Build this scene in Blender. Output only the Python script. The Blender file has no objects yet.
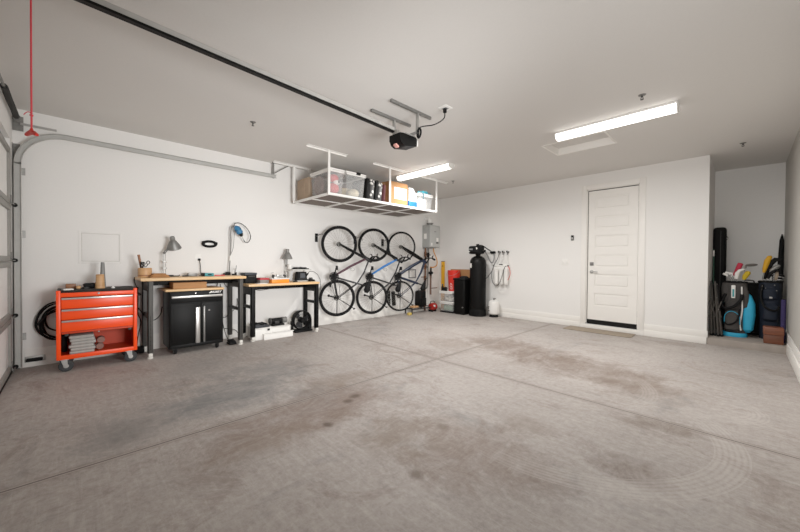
import bpy, bmesh, math, random
from mathutils import Vector, Matrix, Euler
random.seed(7)
COL = bpy.context.scene.collection
PI = math.pi

# ------------------------------------------------------------------ materials
def lin(h):
    h = h.lstrip('#')
    out = []
    for i in (0, 2, 4):
        c = int(h[i:i+2], 16) / 255
        out.append(c / 12.92 if c <= .04045 else ((c + .055) / 1.055) ** 2.4)
    return tuple(out)

MATS = {}
def mat(name, col, rough=.5, metal=0.0, var=.08, scale=9.0, bump=0.0, emit=0.0, alpha=1.0, stretch=None, spec=.4):
    if name in MATS: return MATS[name]
    m = bpy.data.materials.new(name); m.use_nodes = True
    nt = m.node_tree; n = nt.nodes; l = nt.links
    b = n['Principled BSDF']
    c = lin(col)
    tc = n.new('ShaderNodeTexCoord'); mp = n.new('ShaderNodeMapping')
    l.new(tc.outputs['Object'], mp.inputs['Vector'])
    if stretch: mp.inputs['Scale'].default_value = stretch
    nz = n.new('ShaderNodeTexNoise'); nz.inputs['Scale'].default_value = scale; nz.inputs['Detail'].default_value = 4
    l.new(mp.outputs['Vector'], nz.inputs['Vector'])
    rp = n.new('ShaderNodeValToRGB')
    rp.color_ramp.elements[0].position = .3; rp.color_ramp.elements[1].position = .7
    rp.color_ramp.elements[0].color = tuple(max(0, x * (1 - var)) for x in c) + (1,)
    rp.color_ramp.elements[1].color = tuple(min(1, x * (1 + var)) for x in c) + (1,)
    l.new(nz.outputs['Fac'], rp.inputs['Fac'])
    l.new(rp.outputs['Color'], b.inputs['Base Color'])
    b.inputs['Roughness'].default_value = rough
    b.inputs['Metallic'].default_value = metal
    b.inputs['Specular IOR Level'].default_value = spec
    if bump:
        bp = n.new('ShaderNodeBump'); bp.inputs['Strength'].default_value = bump; bp.inputs['Distance'].default_value = .004
        l.new(nz.outputs['Fac'], bp.inputs['Height']); l.new(bp.outputs['Normal'], b.inputs['Normal'])
    if emit:
        b.inputs['Emission Color'].default_value = c + (1,); b.inputs['Emission Strength'].default_value = emit
    if alpha < 1: b.inputs['Alpha'].default_value = alpha
    MATS[name] = m
    return m

def wood(name, c0, c1, scale=3.0, stretch=(12, 1, 12), rough=.45):
    if name in MATS: return MATS[name]
    m = mat(name, c0, rough, var=0, scale=scale, stretch=stretch)
    rp = [x for x in m.node_tree.nodes if x.type == 'VALTORGB'][0]
    rp.color_ramp.elements[0].color = lin(c0) + (1,); rp.color_ramp.elements[1].color = lin(c1) + (1,)
    return m

def floor_material():
    m = bpy.data.materials.new('stained_concrete'); m.use_nodes = True
    nt = m.node_tree; n = nt.nodes; l = nt.links; b = n['Principled BSDF']
    tc = n.new('ShaderNodeTexCoord')
    def noise(scale, detail=5, rough=.6, sc=(1, 1, 1), dist=0.0, rot=0.0):
        mp = n.new('ShaderNodeMapping'); mp.inputs['Scale'].default_value = sc; mp.inputs['Rotation'].default_value = (0, 0, rot)
        l.new(tc.outputs['Object'], mp.inputs['Vector'])
        z = n.new('ShaderNodeTexNoise'); z.inputs['Scale'].default_value = scale; z.inputs['Detail'].default_value = detail
        z.inputs['Roughness'].default_value = rough; z.inputs['Distortion'].default_value = dist
        l.new(mp.outputs['Vector'], z.inputs['Vector']); return z.outputs['Fac']
    def ramp(src, p0, p1, c0=(0, 0, 0, 1), c1=(1, 1, 1, 1)):
        r = n.new('ShaderNodeValToRGB'); r.color_ramp.elements[0].position = p0; r.color_ramp.elements[1].position = p1
        r.color_ramp.elements[0].color = c0; r.color_ramp.elements[1].color = c1
        l.new(src, r.inputs['Fac']); return r.outputs['Color']
    def mixc(f, a, c, mode='MIX', k=1.0):
        x = n.new('ShaderNodeMix'); x.data_type = 'RGBA'; x.blend_type = mode
        if isinstance(f, float): x.inputs[0].default_value = f
        else:
            if k != 1.0:
                mm = n.new('ShaderNodeMath'); mm.operation = 'MULTIPLY'; mm.inputs[1].default_value = k
                l.new(f, mm.inputs[0]); f = mm.outputs[0]
            l.new(f, x.inputs[0])
        for s, v in ((6, a), (7, c)):
            if isinstance(v, tuple): x.inputs[s].default_value = v
            else: l.new(v, x.inputs[s])
        return x.outputs[2]
    C = lambda h: lin(h) + (1,)
    base = ramp(noise(.6, 5, .6), .32, .7, C('#938c88'), C('#b2aca8'))
    fine = ramp(noise(22, 8, .8), .34, .66, C('#7c746f'), C('#c6c1bd'))
    c = mixc(.42, base, fine)
    # broom sweeps: pale and dark streaks running two ways
    s1n = noise(2.4, 8, .8, (1.2, 13, 1), .5, .5)
    s1 = ramp(s1n, .5, .68); c = mixc(s1, c, C('#cbc6c3'), k=.36)
    s2n = noise(2.6, 8, .8, (13, 1.1, 1), .4, .3)
    s2 = ramp(s2n, .52, .7); c = mixc(s2, c, C('#7f7771'), k=.24)
    s3 = ramp(noise(1.6, 9, .82, (9, 1, 1), .8, -.7), .55, .72); c = mixc(s3, c, C('#c9c4c0'), k=.22)
    # brownish stains where cars park, grey damp patches
    st = ramp(noise(1.3, 9, .8, (1, 1.3, 1), .9), .53, .63)
    c = mixc(st, c, C('#75645a'), k=.42)
    st2 = ramp(noise(4.2, 9, .8, (1, 1.8, 1), .5), .58, .68)
    c = mixc(st2, c, C('#6d6058'), k=.42)
    dk = ramp(noise(.9, 8, .75, (1, 1, 1), .6, 1.1), .56, .68)
    c = mixc(dk, c, C('#727475'), k=.5)
    brk = ramp(noise(2.0, 9, .85, (3.2, 1.2, 1), .8, .9), .36, .58, (.3, .3, .3, 1), (1, 1, 1, 1))
    sep = n.new('ShaderNodeSeparateXYZ'); l.new(tc.outputs['Object'], sep.inputs[0])
    def math_(op, a, bb=None):
        x = n.new('ShaderNodeMath'); x.operation = op
        for i, v in enumerate((a, bb)):
            if v is None: continue
            if isinstance(v, (int, float)): x.inputs[i].default_value = v
            else: l.new(v, x.inputs[i])
        return x.outputs[0]
    def blob(x, y, rx, ry, col, k):
        nonlocal c
        d = math_('ADD', math_('POWER', math_('DIVIDE', math_('SUBTRACT', sep.outputs[0], x), rx), 2.0), math_('POWER', math_('DIVIDE', math_('SUBTRACT', sep.outputs[1], y), ry), 2.0))
        d = math_('ADD', math_('POWER', d, .5), math_('MULTIPLY', math_('SUBTRACT', nb, .5), 2.6 if rx > .1 else .8))
        f = ramp(d, .35, 1.15, (1, 1, 1, 1), (0, 0, 0, 1))
        if rx > .1: f = math_('MULTIPLY', f, brk)
        c = mixc(f, c, C(col), k=k)
    nb = noise(2.6, 9, .78, (1, 1, 1), .5)
    for x, y, rx, ry, col, k in BLOBS: blob(x, y, rx, ry, col, k)
    # tyre scuff arcs
    def arc(x, y, r0, r1, k):
        nonlocal c
        dx = math_('SUBTRACT', sep.outputs[0], x); dy = math_('SUBTRACT', sep.outputs[1], y)
        d = math_('POWER', math_('ADD', math_('MULTIPLY', dx, dx), math_('MULTIPLY', dy, dy)), .5)
        band = math_('MULTIPLY', math_('GREATER_THAN', d, r0), math_('LESS_THAN', d, r1))
        wv = math_('ABSOLUTE', math_('SINE', math_('MULTIPLY', d, 110.0)))
        side = ramp(math_('ADD', dx, math_('MULTIPLY', dy, -.4)), r0 * .2, r0 * .8)
        f = math_('MULTIPLY', math_('MULTIPLY', band, wv), math_('MULTIPLY', side, math_('MULTIPLY', brk, k)))
        c = mixc(f, c, C('#cdc8c4') if int(r0 * 100) % 2 == 0 else C('#c8c3bf'), k=.4)
    for a in ARCS: arc(*a)
    # saw-cut control joints
    def joint(axis, at, w):
        nonlocal c
        d = math_('ABSOLUTE', math_('SUBTRACT', sep.outputs[axis], at))
        soft = ramp(math_('ADD', d, math_('MULTIPLY', math_('SUBTRACT', nb, .5), .03)), 0.0, .05, (1, 1, 1, 1), (0, 0, 0, 1))
        c = mixc(soft, c, C('#6d6058'), k=.6)
        f = math_('LESS_THAN', d, w)
        c = mixc(f, c, C('#4f4843'), k=.75)
        e = math_('MULTIPLY', math_('GREATER_THAN', d, w), math_('LESS_THAN', d, w * 3.2))
        c = mixc(e, c, C('#bdb7b2'), k=.35)
    joint(0, 2.96, .006); joint(1, -3.68, .006)
    c = mixc(1.0, c, C('#f8f5f3'), 'MULTIPLY')
    l.new(c, b.inputs['Base Color'])
    l.new(ramp(noise(2.0, 5), .3, .7, (.5, .5, .5, 1), (.75, .75, .75, 1)), b.inputs['Roughness'])
    b.inputs['Specular IOR Level'].default_value = .3
    bp = n.new('ShaderNodeBump'); bp.inputs['Strength'].default_value = .12; bp.inputs['Distance'].default_value = .01
    l.new(noise(40, 5), bp.inputs['Height']); l.new(bp.outputs['Normal'], b.inputs['Normal'])
    return m

BLOBS = [(3.22, -5.5, .42, 1.1, '#76645a', .8), (2.75, -4.95, .25, .5, '#7c6c5f', .6), (3.45, -6.0, .25, .4, '#7c6d60', .55), (3.44, -5.42, .14, .28, '#6f5d4f', .6),
         (2.42, -5.95, .5, .6, '#6c6f71', .85), (2.0, -5.4, .5, .5, '#717374', .75), (2.55, -6.75, .5, .35, '#757472', .6), (1.3, -5.9, .5, .5, '#80807f', .5),
         (3.3, -2.42, 1.1, .5, '#73645a', .8), (4.3, -2.7, 1.0, .62, '#73645a', .8), (4.95, -2.9, .55, .6, '#786a60', .7), (2.6, -2.9, .6, .4, '#7d6f63', .5),
         (4.40, -5.1, .7, .5, '#74645a', .75), (4.0, -5.3, .35, .45, '#76685b', .6), (5.2, -4.58, .26, .2, '#6c5d53', .8), (5.2, -3.8, .3, .17, '#6e6156', .8), (4.55, -4.5, .35, .2, '#7c6f64', .5),
         (3.20, -5.13, .05, .075, '#54463c', .8), (3.25, -5.24, .055, .06, '#54463c', .8), (3.49, -5.6, .06, .05, '#54463c', .8), (4.35, -5.55, .06, .05, '#63564b', .7), (4.1, -5.0, .07, .06, '#685a4e', .6)]
ARCS = [(4.6, -4.0, .93, 1.1, .9), (5.45, -3.0, .22, .36, .8), (4.3, -3.2, .7, .82, .5)]

M = dict(
    wall=mat('painted_drywall', '#e7e5e2', .75, var=.012, scale=60, bump=.06),
    ceil=mat('painted_ceiling', '#d6d3cf', .85, var=.012, scale=70, bump=.08),
    trim=mat('white_trim_paint', '#eae7e2', .45, var=.01),
    doorp=mat('white_door_paint', '#e9e6e1', .42, var=.01),
    white=mat('white_powder_coat', '#e8e6e2', .4, var=.02),
    wplast=mat('white_plastic', '#eceae6', .4, var=.02),
    orange=mat('orange_enamel', '#ff470a', .35, var=.03),
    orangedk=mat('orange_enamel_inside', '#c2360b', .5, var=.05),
    black=mat('black_enamel', '#060606', .5, spec=.15, var=.2),
    blackm=mat('matt_black_plastic', '#0a0a0b', .7, var=.2, spec=.2),
    rubber=mat('black_rubber', '#0d0d0e', .8, var=.2, spec=.2),
    cable=mat('black_cable', '#090909', .7, var=.2, spec=.2),
    gray=mat('grey_plastic', '#7c7d7e', .5, var=.06),
    dgray=mat('dark_grey_steel', '#333231', .55, .3, var=.1),
    steel=mat('brushed_steel', '#c2c0bd', .32, .85, var=.05, stretch=(1, 1, 20)),
    galv=mat('galvanised_steel', '#a8a7a4', .42, .7, var=.12, scale=25),
    galvd=mat('dull_galvanised_steel', '#7e7d7a', .5, .6, var=.15, scale=25),
    chrome=mat('chrome', '#d6d6d6', .15, 1.0, var=.02),
    bamboo=wood('bamboo_top', '#d9ae78', '#e6c294'),
    woodtan=wood('tan_wood', '#b98a5a', '#cfa274', stretch=(2, 2, 14)),
    woodbr=wood('brown_wood', '#7d4e30', '#9a6642', stretch=(3, 3, 10)),
    kraft=mat('kraft_cardboard', '#a9794d', .8, var=.06),
    cork=mat('tan_leather', '#a87443', .7, var=.1),
    cloth=mat('grey_cloth', '#a9a7a3', .9, var=.1, scale=30, bump=.3),
    red=mat('red_plastic', '#d92a1e', .4, var=.05),
    redcord=mat('red_cord', '#e0424c', .6, var=.05),
    teal=mat('teal_plastic', '#2f8f96', .5, var=.08),
    blue=mat('blue_plastic', '#2d6f9c', .4, var=.06),
    clear=mat('translucent_plastic', '#dedfdf', .35, var=.03, alpha=.3),
    yellow=mat('yellow_plastic', '#e2a41d', .45, var=.05),
    brass=mat('copper_pipe', '#6e4730', .4, .6, var=.1),
    gasline=mat('yellow_gas_hose', '#d08a2c', .45, var=.06),
)

# ------------------------------------------------------------------ mesh building
class MB:
    def __init__(s): s.bm = bmesh.new()
    def _xf(s, vs, loc=(0, 0, 0), rot=None):
        m = Matrix.Translation(Vector(loc))
        if rot: m = m @ Euler(rot, 'XYZ').to_matrix().to_4x4()
        bmesh.ops.transform(s.bm, matrix=m, verts=vs)
    def box(s, x0, x1, y0, y1, z0, z1, bev=0.0, seg=2, rot=None, taper=None):
        """a box between two corners, optionally bevelled, turned about its centre or narrowed at its foot"""
        c = Vector(((x0+x1)/2, (y0+y1)/2, (z0+z1)/2))
        r = bmesh.ops.create_cube(s.bm, size=1.0); vs = r['verts']
        for v in vs:
            k = 1.0
            if taper and v.co.z < 0: k = taper
            v.co = Vector((v.co.x*(x1-x0)*k, v.co.y*(y1-y0)*k, v.co.z*(z1-z0)))
        if bev:
            es = list({e for v in vs for e in v.link_edges})
            bb = bmesh.ops.bevel(s.bm, geom=es, offset=bev, segments=seg, profile=.5, affect='EDGES', clamp_overlap=True)
            vs = list({v for f in bb['faces'] for v in f.verts} | {v for v in vs if v.is_valid})
            seen = set(vs); st = list(vs)
            while st:
                v = st.pop()
                for e in v.link_edges:
                    o = e.other_vert(v)
                    if o not in seen: seen.add(o); st.append(o)
            vs = list(seen)
        s._xf(vs, c, rot); return s
    def tube(s, pts, r, seg=8, closed=False, cap=True):
        """a round bar along a path; r is one radius or one per point"""
        pts = [Vector(p) for p in pts]; n = len(pts)
        rs = r if isinstance(r, (list, tuple)) else [r]*n
        rings = []; prev = None
        for i, p in enumerate(pts):
            if closed: d = pts[(i+1) % n] - pts[i-1]
            else: d = pts[min(i+1, n-1)] - pts[max(i-1, 0)]
            d.normalize()
            if prev is None:
                a = Vector((0, 0, 1)) if abs(d.z) < .9 else Vector((1, 0, 0))
                u = d.cross(a).normalized()
            else:
                u = (prev - d*prev.dot(d))
                u = u.normalized() if u.length > 1e-6 else d.orthogonal().normalized()
            prev = u; w = d.cross(u)
            rings.append([s.bm.verts.new(p + (u*math.cos(2*PI*k/seg) + w*math.sin(2*PI*k/seg))*rs[i]) for k in range(seg)])
        m = n if closed else n-1
        for i in range(m):
            a, b = rings[i], rings[(i+1) % n]
            for k in range(seg): s.bm.faces.new((a[k], a[(k+1) % seg], b[(k+1) % seg], b[k]))
        if cap and not closed:
            s.bm.faces.new(rings[0][::-1]); s.bm.faces.new(rings[-1])
        return s
    def cyl(s, p0, p1, r0, r1=None, seg=20):
        return s.tube([p0, p1], [r0, r0 if r1 is None else r1], seg)
    def lathe(s, prof, loc=(0, 0, 0), rot=None, seg=24, sx=1.0, sy=1.0, cap=True):
        """a turned shape from (radius, height) pairs"""
        rings = []
        for r, z in prof:
            rings.append([s.bm.verts.new((r*sx*math.cos(2*PI*k/seg), r*sy*math.sin(2*PI*k/seg), z)) for k in range(seg)])
        for a, b in zip(rings, rings[1:]):
            for k in range(seg): s.bm.faces.new((a[k], a[(k+1) % seg], b[(k+1) % seg], b[k]))
        if cap:
            s.bm.faces.new(rings[0][::-1]); s.bm.faces.new(rings[-1])
        s._xf([v for r in rings for v in r], loc, rot); return s
    def torus(s, c, R, r, axis='x', seg=40, tseg=10, rot=None, sx=1.0):
        pts = []
        for k in range(seg):
            a = 2*PI*k/seg; q = (R*math.cos(a)*sx, R*math.sin(a))
            pts.append({'x': (0, q[0], q[1]), 'y': (q[0], 0, q[1]), 'z': (q[0], q[1], 0)}[axis])
        before = set(s.bm.verts)
        s.tube(pts, r, tseg, closed=True)
        s._xf([v for v in s.bm.verts if v not in before], c, rot); return s
    def ball(s, c, r, sx=1, sy=1, sz=1, seg=16, rot=None):
        q = bmesh.ops.create_uvsphere(s.bm, u_segments=seg, v_segments=max(6, seg//2), radius=r)
        for v in q['verts']: v.co = Vector((v.co.x*sx, v.co.y*sy, v.co.z*sz))
        s._xf(q['verts'], c, rot); return s
    def prism(s, poly, axis, d0, d1):
        """a flat outline pushed along an axis: x takes (y,z) points, y takes (x,z), z takes (x,y)"""
        f = {'x': lambda p, d: (d, p[0], p[1]), 'y': lambda p, d: (p[0], d, p[1]), 'z': lambda p, d: (p[0], p[1], d)}[axis]
        a = [s.bm.verts.new(f(p, d0)) for p in poly]; b = [s.bm.verts.new(f(p, d1)) for p in poly]
        n = len(poly)
        for k in range(n): s.bm.faces.new((a[k], a[(k+1) % n], b[(k+1) % n], b[k]))
        s.bm.faces.new(a[::-1]); s.bm.faces.new(b); return s
    def build(s, name, m, parent=None, org=None, smooth=True):
        bmesh.ops.recalc_face_normals(s.bm, faces=s.bm.faces)
        if org is not None: bmesh.ops.translate(s.bm, verts=s.bm.verts, vec=-Vector(org))
        me = bpy.data.meshes.new(name); s.bm.to_mesh(me); s.bm.free()
        if smooth:
            me.polygons.foreach_set('use_smooth', [True]*len(me.polygons)); me.set_sharp_from_angle(angle=math.radians(38))
        me.materials.append(M[m] if isinstance(m, str) else m)
        o = bpy.data.objects.new(name, me); COL.objects.link(o)
        if parent is not None: o.parent = parent
        return o

ORG = {}
class Thing:
    """a top-level object: an Empty at the thing's base whose parts are given in world coordinates (or local ones when it is turned)"""
    def __init__(s, name, label, cat, loc=(0, 0, 0), rz=0.0, group=None, local=False):
        o = bpy.data.objects.new(name, None); COL.objects.link(o)
        o.empty_display_size = .05
        o.location = loc; o.rotation_euler = (0, 0, rz); o['label'] = label; o['category'] = cat
        if group: o['group'] = group
        s.o = o; s.org = None if local else Vector(loc)
    def part(s, name, mb, m, under=None, label=None):
        p = mb.build(name, m, under or s.o, s.org)
        if label: p['label'] = label
        return p

def single(name, label, cat, mb, m, loc=(0, 0, 0), group=None, local=False):
    """a thing that is one mesh"""
    o = mb.build(name, m, None, None if local else loc); o.location = loc
    o['label'] = label; o['category'] = cat
    if group: o['group'] = group
    return o

def structure(name, mb, m, parent=None):
    o = mb.build(name, m, parent)
    if parent is None: o['kind'] = 'structure'
    return o

def copy_thing(root, loc=None, rz=None, label=None, group=None):
    """a copy of a thing with copies of its parts and sub-parts"""
    r = root.copy(); COL.objects.link(r)
    if loc is not None: r.location = loc
    if rz is not None: r.rotation_euler = (0, 0, rz)
    if label: r['label'] = label
    if group: r['group'] = group
    for ch in list(root.children):
        c = ch.copy(); COL.objects.link(c); c.parent = r
        for g in list(ch.children):
            d = g.copy(); COL.objects.link(d); d.parent = c
    return r

def arcpts(c, r, a0, a1, n, plane='yz'):
    out = []
    for i in range(n+1):
        a = a0 + (a1-a0)*i/n; u, v = r*math.cos(a), r*math.sin(a)
        out.append({'yz': (c[0], c[1]+u, c[2]+v), 'xz': (c[0]+u, c[1], c[2]+v), 'xy': (c[0]+u, c[1]+v, c[2])}[plane])
    return out

def curve(pts, n=6):
    """smooth path through points (Catmull-Rom)"""
    P = [Vector(p) for p in pts]; P = [P[0]*2-P[1]] + P + [P[-1]*2-P[-2]]; out = []
    for i in range(1, len(P)-2):
        a, b, c, d = P[i-1:i+3]
        for k in range(n):
            t = k/n
            out.append(.5*((2*b) + (c-a)*t + (2*a-5*b+4*c-d)*t*t + (3*b-a-3*c+d)*t**3))
    out.append(P[-2]); return out
LP1, LP2, LPF, LPB, VT, EXPO, GAM = 46, 54, 41, 13, 'Standard', 0.27, 1.15
# ------------------------------------------------------------------ the setting
H = 2.89; XR = 6.09; XE = 5.255; YN = 1.34; YD = -7.44
structure('floor', MB().box(-.1, XR+.1, -7.75, .02, -.12, 0), floor_material())
structure('floor_nook', MB().box(XE-.12, XR+.1, .0, YN+.1, -.12, .1, bev=.008), mat('plain_concrete', '#938a82', .8, var=.12, scale=6, bump=.1))
hx0, hx1, hy0, hy1 = 3.60, 4.40, -2.17, -1.57
structure('ceiling', MB().box(-.1, hx0, -7.75, YN+.1, H, H+.1).box(hx1, XR+.1, -7.75, YN+.1, H, H+.1).box(hx0, hx1, -7.75, hy0, H, H+.1).box(hx0, hx1, hy1, YN+.1, H, H+.1), 'ceil')
structure('wall_left', MB().box(-.12, 0, -7.75, .12, -.05, H), 'wall')
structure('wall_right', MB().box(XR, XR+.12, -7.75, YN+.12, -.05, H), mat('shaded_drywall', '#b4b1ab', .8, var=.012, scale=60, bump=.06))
structure('wall_nook', MB().box(XE-.12, XR, YN, YN+.12, .0, H), 'wall')
structure('wall_nook_side', MB().box(XE-.12, XE, .12, YN, .0, H), 'wall')
DX0, DX1, DZ0, DZ1 = 3.575, 4.355, .17, 2.575          # the leaf of the entry door
FX0, FX1, FZ1 = DX0-.025, DX1+.025, DZ1+.03             # the opening in the wall
bw = MB().box(-.1, FX0, 0, .12, -.05, H).box(FX1, XE, 0, .12, -.05, H).box(FX0, FX1, 0, .12, FZ1, H).box(FX0, FX1, 0, .12, -.05, .08)
structure('wall_back', bw, 'wall')
hw = MB().box(-.1, .2, -7.62, YD-.005, 0, H).box(5.7, XR+.1, -7.62, YD-.005, 0, H).box(.2, 5.7, -7.62, YD-.005, 2.5, H)
structure('wall_front', hw, 'wall')

# the stepped skirting
structure('baseboard_left', MB().box(0, .014, -7.4, -.001, 0, .205, bev=.004).box(0, .024, -7.4, -.001, 0, .11, bev=.003), 'trim')
structure('baseboard_back', MB().box(.0, FX0-.085, -.012, 0, .10, .2, bev=.004).box(.0, FX0-.085, -.026, 0, 0, .10, bev=.004)
          .box(FX1+.085, XE+.012, -.012, 0, .10, .2, bev=.004).box(FX1+.085, XE+.0, -.026, 0, 0, .10, bev=.004).box(FX0-.085, FX1+.085, -.026, 0, 0, .078, bev=.003), 'trim')
structure('baseboard_right', MB().box(XR-.016, XR, YD+.01, YN, .0, .26, bev=.004).box(XR-.03, XR, YD+.01, .0, 0, .15, bev=.004), 'trim')

# entry door
structure('trim_1', MB().box(FX0-.085, FX0, -.018, 0, .078, FZ1+.085, bev=.004).box(FX1, FX1+.085, -.018, 0, .078, FZ1+.085, bev=.004)
          .box(FX0, FX1, -.018, 0, FZ1, FZ1+.085, bev=.004), 'trim')
d = MB()
DY0, DY1 = .035, .075
d.box(DX0, DX1, DY0+.008, DY1, DZ0, DZ1)
n = 6; ph, gap = .232, .127
x0, x1 = DX0+.115, DX1-.115
z0s = [DZ0+.262 + i*(ph+gap) for i in range(n)]
d.box(DX0, x0, DY0-.004, DY0+.009, DZ0, DZ1); d.box(x1, DX1, DY0-.004, DY0+.009, DZ0, DZ1)
edges = [DZ0] + [z for a in z0s for z in (a, a+ph)] + [DZ1]
for i in range(0, len(edges), 2): d.box(x0, x1, DY0-.004, DY0+.009, edges[i], edges[i+1])
for a in z0s: d.box(x0+.028, x1-.028, DY0-.002, DY0+.01, a+.028, a+ph-.028, bev=.006, seg=1)
door = structure('door_1', d, 'doorp')
jm = MB().box(FX0, FX0+.015, .0, .12, .10, FZ1).box(FX1-.015, FX1, .0, .12, .10, FZ1).box(FX0, FX1, .0, .12, FZ1-.015, FZ1)
structure('door_frame', jm, 'trim', door)
structure('weatherstrip', MB().box(FX0+.015, DX0-.001, .04, .07, .10, FZ1-.015).box(FX0+.015, DX1, .04, .07, DZ1+.002, FZ1-.015), 'cable', door)
structure('door_sweep', MB().box(DX0, DX1, .03, .078, .082, DZ0), 'cable', door)
lz = 1.065
h = MB().lathe([(0.001, 0), (.032, 0), (.032, .008), (.014, .012), (.012, .05), (.001, .05)], (DX0+.065, DY0, lz), (PI/2, 0, 0))
h.tube(curve([(DX0+.065, DY0-.045, lz), (DX0+.10, DY0-.048, lz+.004), (DX0+.175, DY0-.045, lz-.002)]), .0085)
structure('door_handle', h, 'galv', door)
structure('deadbolt', MB().box(DX0+.032, DX0+.098, DY0-.014, DY0, lz+.115, lz+.18, bev=.006).box(DX0+.058, DX0+.072, DY0-.03, DY0-.012, lz+.125, lz+.17, bev=.004), 'galvd', door)
for hz in (.35, 1.3, 2.25): structure('hinge', MB().cyl((DX1+.006, DY0-.003, hz-.05), (DX1+.006, DY0-.003, hz+.05), .006), 'galv', door)
# overhead sectional door
g = MB().box(.2, 5.7, YD-.055, YD-.045, 0.03, 2.48)
gd = structure('door_2', g, mat('garage_door_skin', '#d6d4cf', .5, var=.02))
gp = mat('garage_door_panel', '#efedea', .55, var=.02); gs = mat('garage_door_rail', '#8d8b86', .5, var=.05)
for k in range(4):
    za, zb = max(.03, -.01 + k*.603), -.01 + (k+1)*.603 - .006
    structure('section_panel', MB().box(.21, 5.69, YD-.045, YD-.022, za+.03, zb-.03), gp, gd)
    st = MB().box(.2, 5.7, YD-.044, YD, za, za+.055, bev=.004).box(.2, 5.7, YD-.044, YD, zb-.055, zb, bev=.004)
    for sx in (.2, 1.55, 2.92, 4.28, 5.635): st.box(sx, sx+.065, YD-.044, YD, za+.05, zb-.05)
    structure('section_frame', st, gs, gd)
    for sx in (.235,):
        hg = MB().box(sx-.03, sx+.03, YD, YD+.006, za+.02, za+.1, bev=.002).cyl((sx-.1, YD+.018, za+.01), (sx+.05, YD+.018, za+.01), .007)
        structure('hinge', hg, 'galvd', gd)
        structure('roller', MB().cyl((sx-.14, YD+.018, za+.01), (sx-.115, YD+.018, za+.01), .022), 'blackm', gd)
structure('bottom_seal', MB().box(.2, 5.7, YD-.05, YD+.004, .0, .032, bev=.008), 'rubber', gd)
structure('section_handle', MB().tube([(2.7, YD, .3), (2.7, YD+.04, .3), (2.9, YD+.04, .3), (2.9, YD, .3)], .008), 'black', gd)
# attic hatch, framed in the ceiling
structure('trim_2', MB().box(hx0-.0, hx1, hy0, hy0+.02, H-.004, H+.1).box(hx0, hx1, hy1-.02, hy1, H-.004, H+.1)
          .box(hx0, hx0+.02, hy0+.02, hy1-.02, H-.004, H+.1).box(hx1-.02, hx1, hy0+.02, hy1-.02, H-.004, H+.1), 'trim')
structure('panel_trim_3', MB().box(hx0, hx1, hy0, hy1, H+.1, H+.12), 'ceil')
# painted-over access panel in the left wall
ay0, ay1, az0, az1 = -6.89, -6.545, 1.205, 1.54
structure('panel_trim_4', MB().box(0, .004, ay0, ay1, az0, az1, bev=.001), 'wall')
structure('trim_6', MB().box(0, .0012, ay0-.008, ay1+.008, az0-.008, az1+.008), mat('panel_gap_grey', '#cfccc7', .9))
g, wd = .008, .026
structure('trim_5', MB().box(0, .005, ay0-wd-g, ay0-g, az0-wd-g, az1+wd+g, bev=.001).box(0, .005, ay1+g, ay1+wd+g, az0-wd-g, az1+wd+g, bev=.001)
          .box(0, .005, ay0-g, ay1+g, az1+g, az1+wd+g, bev=.001).box(0, .005, ay0-g, ay1+g, az0-wd-g, az0-g, bev=.001), 'wall')

# ------------------------------------------------------------------ overhead
# two wrap-around strip lights
tube_m = mat('lit_diffuser', '#fffcf6', .5, var=0, emit=3.2)
def strip_light(x0, x1, y, label):
    t = Thing('strip_light', label, 'ceiling light', ((x0+x1)/2, y, H), group='ceiling strip lights')
    t.part('housing', MB().box(x0, x1, y-.075, y+.075, H-.022, H, bev=.004), 'white')
    pr = [(y-.068, H-.022), (y-.07, H-.05), (y-.05, H-.08), (y, H-.088), (y+.05, H-.08), (y+.07, H-.05), (y+.068, H-.022)]
    t.part('diffuser', MB().prism(pr, 'x', x0+.012, x1-.012), tube_m)
    pe = [(y-.074, H-.02), (y-.076, H-.054), (y-.054, H-.086), (y, H-.094), (y+.054, H-.086), (y+.076, H-.054), (y+.074, H-.02)]
    for xa in (x0, x1-.012): t.part('end_cap', MB().prism(pe, 'x', xa, xa+.012), 'white')
strip_light(3.93, 5.15, -2.47, 'white strip light lit beside the attic hatch')
strip_light(.93, 2.20, -2.41, 'white strip light lit beside the loaded ceiling rack')

def sprinkler(x, y, label):
    t = Thing('fire_sprinkler', label, 'sprinkler', (x, y, H), group='ceiling sprinkler heads')
    t.part('escutcheon', MB().lathe([(.034, 0), (.03, -.006), (.016, -.01), (.001, -.01)][::-1], (x, y, H)), 'galvd')
    b = MB().cyl((x, y, H-.008), (x, y, H-.024), .009, .007).lathe([(.001, 0), (.015, 0), (.015, .003), (.001, .003)], (x, y, H-.046), seg=14)
    b.tube([(x-.007, y, H-.022), (x-.011, y, H-.034), (x-.002, y, H-.044)], .003, 6).tube([(x+.007, y, H-.022), (x+.011, y, H-.034), (x+.002, y, H-.044)], .003, 6)
    t.part('spray_head', b, 'dgray')
sprinkler(1.507, -5.412, 'dark sprinkler head on ceiling between door track and opener rail')
sprinkler(4.919, -2.926, 'dark sprinkler head on ceiling in front of the strip light by the hatch')
sprinkler(5.608, -.37, 'dark sprinkler head on ceiling above the golf bag alcove')
sprinkler(1.453, -1.381, 'small sprinkler head on ceiling past the far end of the storage rack')

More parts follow.
